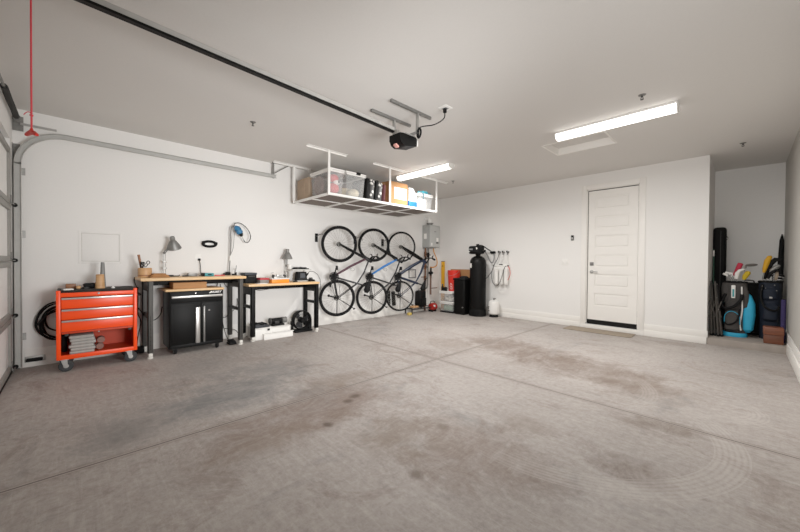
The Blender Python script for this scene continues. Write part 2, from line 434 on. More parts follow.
# door opener: rail, trolley, release cord, motor
RX = 2.95
rz = lambda y: 2.66 + (y+4.4)*-.033
t = Thing('opener_rail', 'long black and grey opener rail running under the ceiling to the motor', 'rail', (RX, -7.4, rz(-7.4)))
def bar_along(x0, x1, ya, yb, o0, o1):
    b = MB(); vs = [b.bm.verts.new((x, y, rz(y)-.018+o)) for y in (ya, yb) for x, o in ((x0, o0), (x1, o0), (x1, o1), (x0, o1))]
    for k in range(4): b.bm.faces.new((vs[k], vs[(k+1) % 4], vs[4+(k+1) % 4], vs[4+k]))
    b.bm.faces.new(vs[3::-1]); b.bm.faces.new(vs[4:]); return b
t.part('channel', bar_along(RX-.02, RX+.02, -7.42, -4.45, 0, .046), mat('pale_rail_steel', '#a5a39f', .5, .2))
t.part('belt', bar_along(RX-.017, RX+.024, -7.38, -4.45, -.009, .009), 'black')
t.part('header_bracket', MB().box(RX-.04, RX+.04, -7.44, -7.36, rz(-7.4)-.01, rz(-7.4)+.09, bev=.004), 'galv')
ty = -7.12
t = Thing('release_cord', 'red emergency release cord with a red handle hanging from the opener trolley', 'cord', (RX, ty, 1.9))
t.part('trolley', MB().box(RX-.03, RX+.03, ty-.1, ty+.08, rz(ty)-.06, rz(ty)+.004, bev=.006), 'blackm')
t.part('cord', MB().tube([(RX, ty, rz(ty)-.05), (RX+.002, ty, 2.3), (RX, ty, 1.915)], .0042, 8).ball((RX, ty, 2.0), .008, 1, 1, .9, 10)
       .tube(curve([(RX, ty, 2.0), (RX-.004, ty-.006, 2.016), (RX-.014, ty-.018, 2.016), (RX-.026, ty-.03, 2.003)]), .0022, 6), 'redcord')
dv = Vector((.9, .43, 0)).normalized()
hp = [Vector((RX, ty, 1.905)) + dv*u + Vector((0, 0, z)) for u, z in ((-.05, -.003), (-.03, .0), (0, .004), (.03, -.006), (.052, -.016))]
t.part('pull_handle', MB().tube(hp, [.009, .0115, .013, .0115, .008], 10).cyl((RX, ty, 1.9), (RX, ty, 1.93), .012, .005), 'red')

ox, oy, oz = 2.96, -4.29, 2.56
t = Thing('opener_motor', 'black door opener motor hung from the ceiling at the rail end', 'motor', (ox, oy, oz))
prof = [(-.20, .075), (-.20, .0), (-.165, -.055), (-.10, -.082), (-.02, -.07), (.16, -.04), (.165, .06), (.13, .085), (-.13, .085)]
t.part('housing', MB().prism([(oy+a*.74, oz+b*.8) for a, b in prof], 'x', ox-.085, ox+.085), 'black')
t.part('light_lens', MB().prism([(oy+a*.74, oz+b*.8) for a, b in ((.165, .055), (.165, -.038), (.195, -.028), (.195, .05))], 'x', ox-.078, ox+.078), 'wplast')
t.part('lens_window', MB().box(ox-.03, ox+.02, oy-.145, oy-.09, oz-.07, oz-.045, bev=.01, rot=(-.5, 0, 0)), mat('rosy_lens', '#d79a90', .3))
t.part('mount_plate', MB().box(ox-.09, ox+.09, oy-.06, oy+.08, oz+.067, oz+.08, bev=.003), 'galv')
hl = MB().box(2.79-.016, 2.79+.016, -4.63, -4.02, H-.03, H, bev=.003)
t2 = Thing('hanger_strap', 'perforated grey strap on ceiling nearer the long side wall, above the opener motor', 'bracket', (2.79, -4.3, H), group='straps carrying the opener')
t2.part('ceiling_angle', hl, 'galvd')
t2.part('drop', MB().box(2.775, 2.805, -4.30, -4.296+.02, oz+.1, H-.02).box(2.79, 2.86, -4.31, -4.27, 2.70, 2.735), 'galv')
t2 = Thing('hanger_strap', 'perforated grey strap on ceiling with a coiled black cord, above the opener motor', 'bracket', (3.1, -4.3, H), group='straps carrying the opener')
t2.part('ceiling_angle', MB().box(3.09, 3.122, -4.63, -4.01, H-.03, H, bev=.003), 'galvd')
t2.part('drop', MB().box(3.09, 3.12, -4.24, -4.22, oz+.1, H-.02).box(3.0, 3.1, -4.25, -4.21, oz+.09, oz+.105), 'galv')
t = Thing('ceiling_outlet', 'white outlet plate on ceiling feeding the opener cord', 'outlet', (3.37, -4.076, H))
t.part('plate', MB().box(3.31, 3.43, -4.14, -4.02, H-.007, H, bev=.003), 'wplast')
t.part('socket', MB().box(3.34, 3.40, -4.10, -4.05, H-.012, H-.005, bev=.002), 'gray')
single('extension_lead', 'black opener cord looping from ceiling outlet to the motor', 'cord',
       MB().cyl((3.37, -4.08, H-.012), (3.37, -4.08, H-.05), .02).tube(curve([(3.37, -4.08, H-.05), (3.36, -4.09, 2.77), (3.27, -4.14, 2.72), (3.16, -4.2, 2.715), (3.10, -4.21, 2.71)]), .006)
       .torus((3.10, -4.205, 2.66), .05, .007, 'x', 28, rot=(0, 0, .8)).torus((3.105, -4.2, 2.655), .052, .007, 'x', 28, rot=(.2, 0, 1.2)).torus((3.10, -4.2, 2.66), .045, .007, 'x', 28, rot=(0, .2, .4)), 'cable', (3.37, -4.08, H))

# left door track
TX, TYV, TZ = .085, -7.40, 2.645
t = Thing('door_track', 'galvanised garage door track rising beside the wall and curving under the ceiling', 'track', (TX, TYV, 0))
path = [(TX, TYV, .02), (TX, TYV, 1.2), (TX, TYV, 2.28)] + arcpts((TX, TYV+.38, 2.265), .38, PI, PI/2, 12)[0:] + [(TX, -6.2, TZ), (TX, -5.3, TZ+.003), (TX, -4.5, TZ+.005)]
def channel(path, w, th, lip):
    """a bent channel: a flat web with two lips, swept in the plane of the wall"""
    b = MB(); rings = []
    P = [Vector(p) for p in path]
    for i, p in enumerate(P):
        d = (P[min(i+1, len(P)-1)] - P[max(i-1, 0)]).normalized(); nrm = Vector((0, -d.z, d.y))
        sec = [(0, -w/2), (lip, -w/2), (lip, -w/2+th), (th, -w/2+th), (th, w/2-th), (lip, w/2-th), (lip, w/2), (0, w/2)]
        rings.append([b.bm.verts.new(p + Vector((sx, 0, 0)) + nrm*sy) for sx, sy in sec])
    for a, c in zip(rings, rings[1:]):
        for k in range(8): b.bm.faces.new((a[k], a[(k+1) % 8], c[(k+1) % 8], c[k]))
    b.bm.faces.new(rings[0][::-1]); b.bm.faces.new(rings[-1]); return b
t.part('vertical_rail', channel(path[:3], .055, .004, .03), mat('pale_galvanised', '#b3b2ae', .5, .1, var=.06))
t.part('curved_rail', channel(path[2:], .055, .004, .03), mat('pale_galvanised', '#b3b2ae', .5, .1, var=.06))
for z in (.35, 1.5, 2.2): t.part('wall_bracket', MB().box(.0045, TX-.001, TYV+.014, TYV+.018, z-.03, z+.03).box(.0045, .008, TYV+.014, TYV+.05, z-.04, z+.04), 'galv')
t.part('wall_angle', MB().box(0, .004, TYV-.045, TYV+.012, .02, 2.5).box(0, .055, TYV-.045, TYV-.041, .02, 2.5), 'galvd')
t.part('hanger', MB().box(TX-.003, TX+.001, -4.56, -4.53, TZ-.03, H-.02).prism([(-4.56, H), (-4.25, H), (-4.25, H-.006), (-4.56, H-.02)], 'x', TX-.003, TX+.03)
       .tube([(TX, -4.535, 2.70), (TX+.01, -4.28, H-.012)], .008, 6), 'galvd')
t.part('tie_bar', MB().box(TX-.004, TX, TYV+.02, TYV+.3, TZ+.05, TZ+.075), 'galv')
t = Thing('torsion_spring', 'dark coiled spring and slotted bracket above the garage door corner', 'spring', (.15, -7.42, 2.7))
sp = MB()
pts = [(.16+.9*i/500, -7.402+.022*math.cos(i*.9), 2.755+.022*math.sin(i*.9)) for i in range(501)]
t.part('coil', sp.tube(pts, .0052, 5), 'dgray')
t.part('shaft', MB().cyl((.04, -7.402, 2.755), (5.6, -7.402, 2.755), .011), 'galvd')
t.part('cable_drum', MB().lathe([(.02, 0), (.038, 0), (.038, .01), (.03, .015), (.03, .045), (.036, .05), (.02, .05)], (.075, -7.402, 2.755), (0, PI/2, 0)), 'galvd')
pb = MB().box(.028, .034, -7.44, -7.36, 2.64, 2.80)
for k in range(4): pb.box(.026, .036, -7.432+k*.018, -7.422+k*.018, 2.65, 2.79)
t.part('end_bracket', pb, 'galvd')

# small items on the wall by the garage door
t = Thing('door_sensor', 'small dark door sensor on a bracket low on the wall by the track', 'sensor', (.02, -7.27, .05))
t.part('sensor_body', MB().box(.03, .075, -7.35, -7.22, .065, .1, bev=.008), 'blackm'); t.part('bracket', MB().box(.024, .032, -7.36, -7.20, .055, .12, bev=.002), 'galv')
# ------------------------------------------------------------------ orange tool chest
t = Thing('tool_chest', 'orange steel rolling tool chest with three drawers and an open bottom shelf', 'tool chest', (.33, -6.76, 0))
cx0, cx1, cy0, cy1, cz0, cz1 = .10, .55, -7.10, -6.415, .135, .872
c = MB().box(cx0, cx1-.02, cy0, cy0+.02, cz0, cz1, bev=.004).box(cx0, cx1-.02, cy1-.02, cy1, cz0, cz1, bev=.004).box(cx0, cx0+.012, cy0+.02, cy1-.02, cz0, cz1)
c.box(cx0, cx1-.02, cy0+.02, cy1-.02, cz0, cz0+.035).box(cx0, cx1-.03, cy0+.02, cy1-.02, .425, .44)
t.part('cabinet_shell', c, 'orangedk')
f = MB().box(cx1-.03, cx1, cy0, cy0+.036, cz0, cz1+.012, bev=.006).box(cx1-.03, cx1, cy1-.036, cy1, cz0, cz1+.012, bev=.006)
f.box(cx1-.03, cx1, cy0+.03, cy1-.03, .812, .858, bev=.004).box(cx1-.03, cx1, cy0+.03, cy1-.03, cz0, .182, bev=.004)
t.part('face_frame', f, 'orange')
t.part('top_mat', MB().box(cx0, cx1-.003, cy0+.037, cy1-.037, .859, cz1+.013, bev=.004).box(cx0, cx1-.03, cy0+.004, cy1-.004, cz1, cz1+.012, bev=.003), mat('dark_brown_mat', '#1d1513', .8))
for i, (za, zb) in enumerate(((.686, .806), (.566, .680), (.437, .560))):
    dr = t.part('drawer', MB().box(cx1-.40, cx1-.006, cy0+.04, cy1-.04, za, zb-.004, bev=.003), 'orange')
    t.part('handle', MB().box(cx1-.008, cx1+.008, cy0+.042, cy1-.042, zb-.022, zb-.002, bev=.003), 'steel', dr)
t.part('lock', MB().cyl((cx1-.002, -6.76, .842), (cx1+.006, -6.76, .842), .011), 'chrome')
pan = t.part('lift_door', MB().box(cx1-.05, cx1-.012, cy0+.042, cy1-.042, .41, .428, bev=.003), 'orangedk')
t.part('knob', MB().cyl((cx1-.02, -6.76, .408), (cx1+.002, -6.76, .408), .008), 'chrome', pan)
for ya in (-7.035, -6.50): t.part('latch', MB().box(cx1-.02, cx1+.0, ya, ya+.03, .388, .412, bev=.003), 'dgray', pan)
t.part('side_handle', MB().tube([(.2, cy1, .80), (.2, cy1+.035, .80), (.5, cy1+.035, .80), (.5, cy1, .80)], .011), 'blackm')
tyre = mat('grey_caster_rubber', '#2c2e30', .6)
def caster(t, x, y, z1, r, swing=0.0):
    fk = MB().box(x-.032, x+.032, y-.032, y+.032, z1-.01, z1, bev=.002)
    ox = .02
    fk.prism([(x-.02, z1-.01), (x+.03, z1-.01), (x+ox+.014, r-.008), (x+ox-.014, r-.008)], 'y', y-.022, y-.018).prism([(x-.02, z1-.01), (x+.03, z1-.01), (x+ox+.014, r-.008), (x+ox-.014, r-.008)], 'y', y+.018, y+.022)
    fk.cyl((x+ox, y-.027, r), (x+ox, y+.027, r), .006)
    cs = t.part('caster', fk, 'galv')
    w = MB().lathe([(.012, -.014), (r*.72, -.014), (r*.96, -.013), (r, -.006), (r, .006), (r*.96, .013), (r*.72, .014), (.012, .014)], (x+ox, y, r), (PI/2, 0, 0), 28)
    t.part('wheel', w, tyre, cs)
    t.part('wheel_hub', MB().lathe([(.006, -.0165), (r*.6, -.0165), (r*.6, .0165), (.006, .0165)], (x+ox, y, r), (PI/2, 0, 0), 20), 'galv', cs)
def caster_x(t, x, y, z1, r):
    """a caster seen side on: its axle runs out from the wall"""
    fk = MB().box(x-.03, x+.03, y-.03, y+.03, z1-.01, z1, bev=.002)
    pr = [(y-.025, z1-.01), (y+.025, z1-.01), (y+.012+.018, r-.01), (y-.018+.018, r-.01)]
    fk.prism(pr, 'x', x+.022, x+.027).prism(pr, 'x', x-.027, x-.022).cyl((x-.03, y+.015, r), (x+.03, y+.015, r), .007)
    cs = t.part('caster', fk, 'galv')
    pf = [(.012, -.016), (r*.7, -.016), (r*.72, -.012), (r*.84, -.012), (r*.86, -.016), (r*.97, -.014), (r, -.007), (r, .007), (r*.97, .014), (r*.86, .016), (r*.84, .012), (r*.72, .012), (r*.7, .016), (.012, .016)]
    t.part('wheel', MB().lathe(pf, (x, y+.015, r), (0, PI/2, 0), 30), tyre, cs)
    t.part('wheel_hub', MB().lathe([(.006, -.019), (r*.35, -.019), (r*.35, .019), (.006, .019)], (x, y+.015, r), (0, PI/2, 0), 18), 'galv', cs)
caster_x(t, .515, -7.04, .136, .062); caster_x(t, .515, -6.49, .136, .062)
caster_x(t, .16, -7.04, .136, .062); caster_x(t, .16, -6.49, .136, .062)

# on its open shelf
for k in range(6):
    zz = .171 + k*.034; dy = (.0, .008, -.006, .012, .004, -.004)[k]
    b = MB().box(.22, .50, -7.0+dy, -6.795+dy, zz, zz+.0325, bev=.012, seg=3).box(.225, .502, -6.995+dy, -6.8+dy, zz+.008, zz+.0245, bev=.007)
    pos = ('lowest of', 'second lowest of', 'third lowest of', 'third from the top of', 'second from the top of', 'topmost of')[k]
    single('folded_cloth', 'grey folded shop cloth, ' + pos + ' the stack in the tool chest', 'cloth', b, 'cloth', (.35, -6.9, zz), group='folded grey cloths in the tool chest')
pk = mat('pale_pink_roll', '#8d665c', .7)
for yy, zz, wd in ((-6.745, .208, 'lower'), (-6.735, .281, 'upper')):
    single('tape_roll', f'dusty pink roll beside the grey cloths, the {wd} of two', 'roll', MB().lathe([(.015, 0), (.034, 0), (.036, .02), (.036, .08), (.034, .1), (.015, .1)], (.30, yy, zz), (0, PI/2, 0), 24), pk, (.35, yy, zz-.036), group='rolls in the tool chest')
single('pouch', 'black pouch leaning at the dark end of the tool chest shelf', 'pouch', MB().box(.2, .3, -7.07, -7.02, .171, .36, bev=.015), 'blackm', (.25, -7.045, .171))

# on its top
TZ0 = .886
single('paper_stack', 'white paper scrap at the front corner of the tool chest top', 'paper', MB().box(.42, .53, -7.05, -6.97, TZ0, TZ0+.012, bev=.002, rot=(0, 0, .15)), 'wplast', (.47, -7.01, TZ0))
single('wooden_block', 'flat brown wooden block on the tool chest top', 'block', MB().box(.2, .32, -7.03, -6.945, TZ0, TZ0+.055, bev=.004), 'woodbr', (.26, -6.99, TZ0))
single('wooden_peg', 'small cream wooden peg lying on the tool chest', 'peg', MB().cyl((.36, -6.925, TZ0+.02), (.42, -6.925, TZ0+.02), .02).ball((.42, -6.925, TZ0+.02), .021), 'woodtan', (.39, -6.925, TZ0))
t = Thing('hand_grinder', 'black palm grinder lying on the tool chest top', 'power tool', (.36, -6.84, TZ0))
t.part('motor_body', MB().tube([(.36, -6.885, TZ0+.03), (.36, -6.87, TZ0+.034), (.36, -6.80, TZ0+.034), (.36, -6.785, TZ0+.03)], [.024, .03, .032, .02], 16), 'blackm')
t.part('disc_guard', MB().cyl((.36, -6.86, TZ0+.0), (.36, -6.86, TZ0+.02), .035), 'dgray')
single('brown_jar', 'small brown jar behind the black grinder', 'jar', MB().lathe([(.001, 0), (.026, 0), (.028, .004), (.028, .04), (.022, .046), (.024, .048), (.024, .06), (.001, .06)], (.27, -6.80, TZ0)), 'woodbr', (.27, -6.80, TZ0))
single('mandrel_cone', 'tall grey tapered steel ring mandrel on the tool chest', 'mandrel', MB().lathe([(.001, 0), (.034, 0), (.034, .006), (.030, .01), (.017, .30), (.015, .305), (.001, .305)], (.30, -6.715, TZ0)), mat('dull_mandrel', '#7f7f7d', .5, .3, stretch=(1, 1, 20)), (.30, -6.715, TZ0))
single('wooden_mandrel', 'tan tapered wooden bracelet mandrel standing on the tool chest', 'mandrel', MB().lathe([(.001, 0), (.043, 0), (.044, .01), (.041, .06), (.037, .158), (.035, .163), (.001, .163)], (.39, -6.742, TZ0)), 'woodtan', (.39, -6.742, TZ0))
single('plastic_stopper', 'small white round stopper on the tool chest top by the wooden mandrel', 'stopper', MB().cyl((.44, -6.63, TZ0), (.44, -6.63, TZ0+.012), .018).ball((.44, -6.63, TZ0+.014), .011), 'wplast', (.44, -6.63, TZ0))

# black hose coil hung behind the chest
hc = MB()
for k in range(6):
    rr = (.13, .16, .185, .15, .20, .17)[k]; a0 = random.uniform(0, 6)
    pts = [(.025+.009*k, -7.075+(.0, .012, -.008, -.02, .0, .01)[k]+rr*(1+.03*math.sin(3*a+a0))*math.cos(a), .49+(.03, -.02, .0, -.04, .01, .0)[k]+rr*(1.12+.05*math.sin(2*a+a0))*math.sin(a)) for a in [2*PI*i/40 for i in range(40)]]
    hc.tube(pts, .0088, 8, closed=True)
hc.tube(curve([(.06, -7.16, .62), (.08, -7.21, .55), (.09, -7.245, .50), (.095, -7.255, .47)]), .013)
hc.tube(curve([(.05, -7.0, .31), (.07, -7.1, .40), (.06, -7.02, .44)]), .008)
t = Thing('cable_coil', 'black cable coiled on a wall hook behind the tool chest', 'cable', (.0, -7.085, .475))
t.part('cable_loops', hc, 'cable')
t.part('hook', MB().tube([(0, -7.085, .62), (.09, -7.085, .62), (.095, -7.085, .65)], .006), 'galv')

# ------------------------------------------------------------------ workbenches
foot_m = mat('pale_leveling_foot', '#d9d6cf', .5, var=.08)
def bench(label, x0, x1, y0, y1, zt, th, leg_m, lw, fx0, fx1, ends):
    t = Thing('workbench', label, 'workbench', ((x0+x1)/2, (y0+y1)/2, 0))
    t.part('bench_top', MB().box(x0, x1, y0, y1, zt-th, zt, bev=.006), 'bamboo')
    ya, yb = ends
    t.part('apron', MB().box(fx1-.34, fx1-.325, ya+lw, yb-lw, zt-th-.075, zt-th, bev=.002).box(fx0+.01, fx0+.03, ya+lw, yb-lw, zt-th-.08, zt-th, bev=.002)
           .box(fx0+.01, fx1-.012, ya+lw, ya+lw+.012, zt-th-.05, zt-th-.003).box(fx0+.01, fx1-.012, yb-lw-.012, yb-lw, zt-th-.05, zt-th-.003), 'black')
    for y in (ya, yb-lw):
        for fx in (fx1-lw, fx0):
            zf = .075
            b = MB().box(fx, fx+lw, y, y+.012, zf, zt-th, bev=.002).box(fx+lw-.012, fx+lw, y, y+lw, zf, zt-th, bev=.002)
            b.box(fx, fx+lw-.008, y+.008, y+lw-.008, .045, .6, bev=.003)
            lg = t.part('leg', b, leg_m)
            hb = MB()
            for k in range(9):
                hb.cyl((fx+lw-.002, y+lw*.5, .12+k*.05), (fx+lw+.0008, y+lw*.5, .12+k*.05), .005, seg=8)
            hb.box(fx+lw-.001, fx+lw+.0006, y+lw*.5-.0012, y+lw*.5+.0012, .115, .525)
            t.part('hole_pattern', hb, 'cable', lg)
            q = MB().lathe([(.001, 0), (.03, 0), (.033, .008), (.026, .02), (.012, .026), (.012, .06), (.001, .06)], (fx+lw/2, y+lw/2, 0), seg=18).box(fx+lw*.1, fx+lw*1.25, y+.005, y+lw-.005, .025, .068, bev=.012)
            t.part('foot', q, foot_m, lg)
        t.part('crossbar', MB().box(fx0+lw, fx1-lw, y+.012, y+lw-.012, .49, .535, bev=.002), leg_m)
        t.part('end_plate', MB().box(fx0+lw, fx1-lw, y+.006, y+.014, zt-th-.13, zt-th-.005), leg_m)
    return t
bench('long bamboo-topped workbench with dark grey legs over the black cabinet', .02, .58, -6.385, -5.155, .997, .036, mat('charcoal_leg_steel', '#3f3d3a', .55, .2), .056, .05, .565, (-6.315, -5.195))
bench('lower bamboo-topped workbench with black legs over the floor fan', .02, .525, -5.10, -3.91, .868, .036, 'black', .06, .06, .505, (-5.055, -3.917))

# black cabinet under the long bench
t = Thing('tool_cabinet', 'black two-door tool cabinet with a wood top standing under the long workbench', 'cabinet', (.33, -5.77, 0))
kx0, kx1, ky0, ky1 = .10, .56, -6.09, -5.455
t.part('carcass', MB().box(kx0, kx1-.02, ky0, ky1, .075, .818, bev=.004), 'black')
t.part('wood_top', MB().box(kx0-.01, kx1+.012, -6.135, -5.45, .818, .845, bev=.004), 'bamboo')
dr = t.part('drawer', MB().box(kx1-.02, kx1, ky0+.012, ky1-.012, .665, .812, bev=.004), 'black')
t.part('handle', MB().box(kx1, kx1+.022, ky0+.02, ky1-.02, .728, .757, bev=.006), 'steel', dr)
t.part('lock', MB().cyl((kx1, -5.80, .785), (kx1+.006, -5.80, .785), .009), 'chrome', dr)
ym = -5.735
for ya, yb, hy0, hy1 in ((ky0+.012, ym-.003, ym-.048, ym+.014), (ym+.003, ky1-.012, ym+.034, ym+.058)):
    dd = t.part('door', MB().box(kx1-.02, kx1, ya, yb, .125, .655, bev=.005).box(kx1-.002, kx1+.003, ya+.03, yb-.03, .16, .62, bev=.002), 'black')
    if hy1 < ym+.02: t.part('handle', MB().box(kx1, kx1+.03, ym-.07, ym-.016, .12, .60, bev=.01), 'steel', dd)
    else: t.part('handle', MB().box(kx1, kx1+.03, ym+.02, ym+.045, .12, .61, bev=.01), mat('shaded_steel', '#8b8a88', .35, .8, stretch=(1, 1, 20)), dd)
    if hy1 > ym+.02: t.part('lock', MB().cyl((kx1, -5.64, .545), (kx1+.005, -5.64, .545), .008).box(kx1, kx1+.004, -5.648, -5.628, .54, .55), 'chrome', dd)
t.part('base_plinth', MB().box(kx0+.01, kx1-.008, ky0+.01, ky1-.01, .075, .12, bev=.003), 'black')
for x in (kx0+.06, kx1-.06):
    for y in (ky0+.07, ky1-.07):
        cs = t.part('caster', MB().box(x-.03, x+.03, y-.03, y+.03, .066, .076).box(x-.016, x+.016, y-.024, y-.02, .025, .07).box(x-.016, x+.016, y+.02, y+.024, .025, .07), 'dgray')
        t.part('wheel', MB().lathe([(.004, -.015), (.03, -.015), (.034, -.008), (.034, .008), (.03, .015), (.004, .015)], (x, y, .034), (PI/2, 0, 0), 18), 'rubber', cs)
cu = bpy.data.curves.new('brand_lettering', 'FONT'); cu.body = 'HUSKY'; cu.size = .036; cu.extrude = .0008; cu.shear = .35; cu.align_x = 'CENTER'; cu.offset = .0012; cu.space_character = 1.15
lo = bpy.data.objects.new('brand_lettering', cu); COL.objects.link(lo)
bpy.context.view_layer.update()
_me = bpy.data.meshes.new_from_object(lo.evaluated_get(bpy.context.evaluated_depsgraph_get())); bpy.data.objects.remove(lo)
lo = bpy.data.objects.new('brand_lettering', _me); COL.objects.link(lo); lo.data.materials.clear()
lo.data.materials.append(M['wplast']); lo.rotation_euler = (PI/2, 0, PI/2); lo.parent = dr
lo.location = Vector((kx1+.002, -5.555, .778)) - Vector(t.org)
# two slanted bars of the badge ahead of the letters
t.part('badge', MB().prism([(-5.64, .776), (-5.625, .776), (-5.606, .802), (-5.616, .802)], 'x', kx1, kx1+.002), 'wplast', dr)
single('flat_carton', 'brown cardboard carton lying between the black cabinet and bench top', 'box', MB().box(.26, .53, -6.045, -5.66, .846, .928, bev=.003).box(.258, .532, -5.855, -5.835, .9285, .929), 'kraft', (.31, -5.84, .846))

# cables under the long bench
t = Thing('power_strip', 'black power strip with cords hanging behind the near leg of the long workbench', 'power strip', (.02, -6.33, .6))
t.part('strip_body', MB().box(.005, .05, -6.40, -6.345, .50, .86, bev=.01), 'blackm')
for k in range(4): t.part('plug', MB().box(.05, .085, -6.395, -6.35, .53+k*.08, .575+k*.08, bev=.008), 'blackm')
t.part('cords', MB().tube(curve([(.07, -6.37, .86), (.05, -6.39, .94), (.02, -6.385, .99)]), .006).tube(curve([(.07, -6.37, .53), (.09, -6.33, .40), (.1, -6.36, .22), (.09, -6.37, .08)]), .006)
       .tube(curve([(.07, -6.36, .6), (.2, -6.29, .48), (.3, -6.22, .44), (.3, -6.15, .50), (.25, -6.12, .6)]), .006), 'cable')
single('power_adapter', 'black power adapter block on floor behind the near leg of the long workbench', 'adapter', MB().box(.09, .19, -6.40, -6.30, 0, .085, bev=.014).tube(curve([(.14, -6.40, .05), (.12, -6.43, .12), (.1, -6.42, .2)]), .005), 'blackm', (.14, -6.35, 0))
t = Thing('foot_pedal', 'black foot pedal on floor by the far legs of the long workbench', 'pedal', (.34, -5.22, 0))
t.part('pedal_base', MB().box(.36, .50, -5.36, -5.26, 0, .03, bev=.008), 'blackm'); t.part('treadle', MB().box(.36, .50, -5.355, -5.265, .03, .06, bev=.012, rot=(0, .12, 0)), 'rubber')
t.part('cord', MB().tube(curve([(.36, -5.31, .03), (.25, -5.33, .1), (.12, -5.34, .3), (.06, -5.33, .6), (.05, -5.35, .86)]), .005), 'cable')
single('hanging_cords', 'black cords hanging down the wall between the two workbenches', 'cord', MB().tube(curve([(.02, -5.38, .93), (.03, -5.4, .7), (.02, -5.36, .45), (.04, -5.40, .2), (.05, -5.36, .02)]), .005)
       .tube(curve([(.02, -5.33, .93), (.05, -5.24, .80), (.03, -5.12, .83)]), .004).tube(curve([(.02, -5.36, .38), (.1, -5.3, .35), (.06, -5.12, .5), (.03, -5.10, .62)]), .005)
       .tube(curve([(.02, -5.36, .2), (.06, -5.28, .17), (.1, -5.16, .14), (.12, -5.1, .06)]), .005).box(.0, .035, -5.40, -5.345, .36, .42, bev=.008).cyl((0, -5.36, .93), (.03, -5.36, .93), .012), 'cable', (.0, -5.36, 0))
# ------------------------------------------------------------------ on the long bench
BZ = .998
t = Thing('tool_pot', 'round tan wooden pot holding hand tools at the bench end', 'pot', (.30, -6.31, BZ))
t.part('pot_body', MB().lathe([(.001, 0), (.07, 0), (.074, .01), (.074, .115), (.07, .122), (.064, .122), (.062, .02), (.001, .02)], (.30, -6.31, BZ)), 'woodtan')
t.part('band', MB().lathe([(.0745, .02), (.0755, .022), (.0755, .03), (.0745, .032)], (.30, -6.31, BZ), cap=False), 'woodbr')
single('hammer_handle', 'brown wooden tool handle standing in the tan pot', 'tool', MB().tube([(.30, -6.335, BZ+.03), (.29, -6.352, BZ+.15), (.28, -6.372, BZ+.29)], [.009, .012, .015], 12), 'woodbr', (.30, -6.335, BZ+.02))
t = Thing('shears', 'grey shears with two loop handles standing in the tan pot', 'scissors', (.31, -6.30, BZ+.02))
t.part('blades', MB().box(.305, .311, -6.316, -6.29, BZ+.025, BZ+.15, bev=.002), 'galv')
for yy, zz, rr in ((-6.325, .175, .3), (-6.278, .19, -.3)): t.part('handle_loop', MB().torus((.308, yy, BZ+zz), .021, .005, 'x', 20, 6, rot=(rr, 0, 0), sx=.75).cyl((.308, -6.303, BZ+.13), (.308, yy, BZ+zz-.02), .005), 'dgray')
single('pliers', 'dark pliers standing in the tan pot', 'tool', MB().tube([(.33, -6.345, BZ+.03), (.335, -6.355, BZ+.14), (.34, -6.352, BZ+.20)], .008).tube([(.33, -6.345, BZ+.03), (.34, -6.335, BZ+.14), (.345, -6.33, BZ+.19)], .008), 'blackm', (.33, -6.345, BZ+.02))
for k in range(3):
    y0, y1 = ((-6.28, -6.075), (-6.262, -6.085), (-6.25, -6.11))[k]
    single('leather_piece', 'tan leather piece beside the pot, ' + ('bottom', 'middle', 'top')[k] + ' of the flat pile', 'leather', MB().box(.33-.02*k, .50-.03*k, y0, y1, BZ+.017*k, BZ+.0165+.017*k, bev=.006, rot=(0, 0, .05*k)), 'cork', (.4, -6.18, BZ+.017*k), group='leather pieces on the bench')

def lamp(label, bx, by, bz, elbow, head, tilt, size=1.0, stand=.012):
    t = Thing('desk_lamp', label, 'lamp', (bx, by, bz))
    t.part('base', MB().lathe([(.001, 0), (.05, 0), (.05, .012), (.016, .02), (.012, .045), (.001, .045)], (bx, by, bz)), 'galvd')
    e = Vector(elbow); h = Vector(head)
    lo = MB()
    for s in (-.012, .012): lo.cyl((bx, by+s, bz+.03), e + Vector((0, s, 0)), .0052, seg=10)
    for zz in (.35, .62): lo.box(bx-.012, bx+.012, by-.022, by+.026, bz+(e.z-bz)*zz-.012, bz+(e.z-bz)*zz+.014, bev=.004)
    t.part('base_arm', lo, 'galv')
    up = MB()
    for s in (-.011, .011): up.cyl(e + Vector((0, s, 0)), h + Vector((0, s, 0)), .0055, seg=10)
    up.ball(e, .018).ball(h, .016)
    up.tube([e.lerp(h, .15) + Vector((.012, 0, .006)), e.lerp(h, .6) + Vector((.012, 0, .006))], .007)
    t.part('head_arm', up, 'galvd')
    k = size
    prof = [(.001, .095*k), (.026*k, .095*k), (.03*k, .085*k), (.03*k, .04*k), (.04*k, .03*k), (.066*k, -.02*k), (.088*k, -.075*k), (.085*k, -.075*k), (.062*k, -.02*k), (.02*k, .02*k), (.001, .02*k)]
    sh = t.part('lamp_shade', MB().lathe(prof, h + Vector((.02, .0, 0)), tilt, 28), 'galvd')
    t.part('bulb', MB().ball(h + Vector((.02, 0, -.025*k)), .026*k), 'wplast', sh)
    return t
lamp('silver articulated desk lamp bent over the long workbench', .13, -6.075, BZ, (.13, -6.078, 1.32), (.17, -5.985, 1.455), (.22, .45, 0), 1.0)

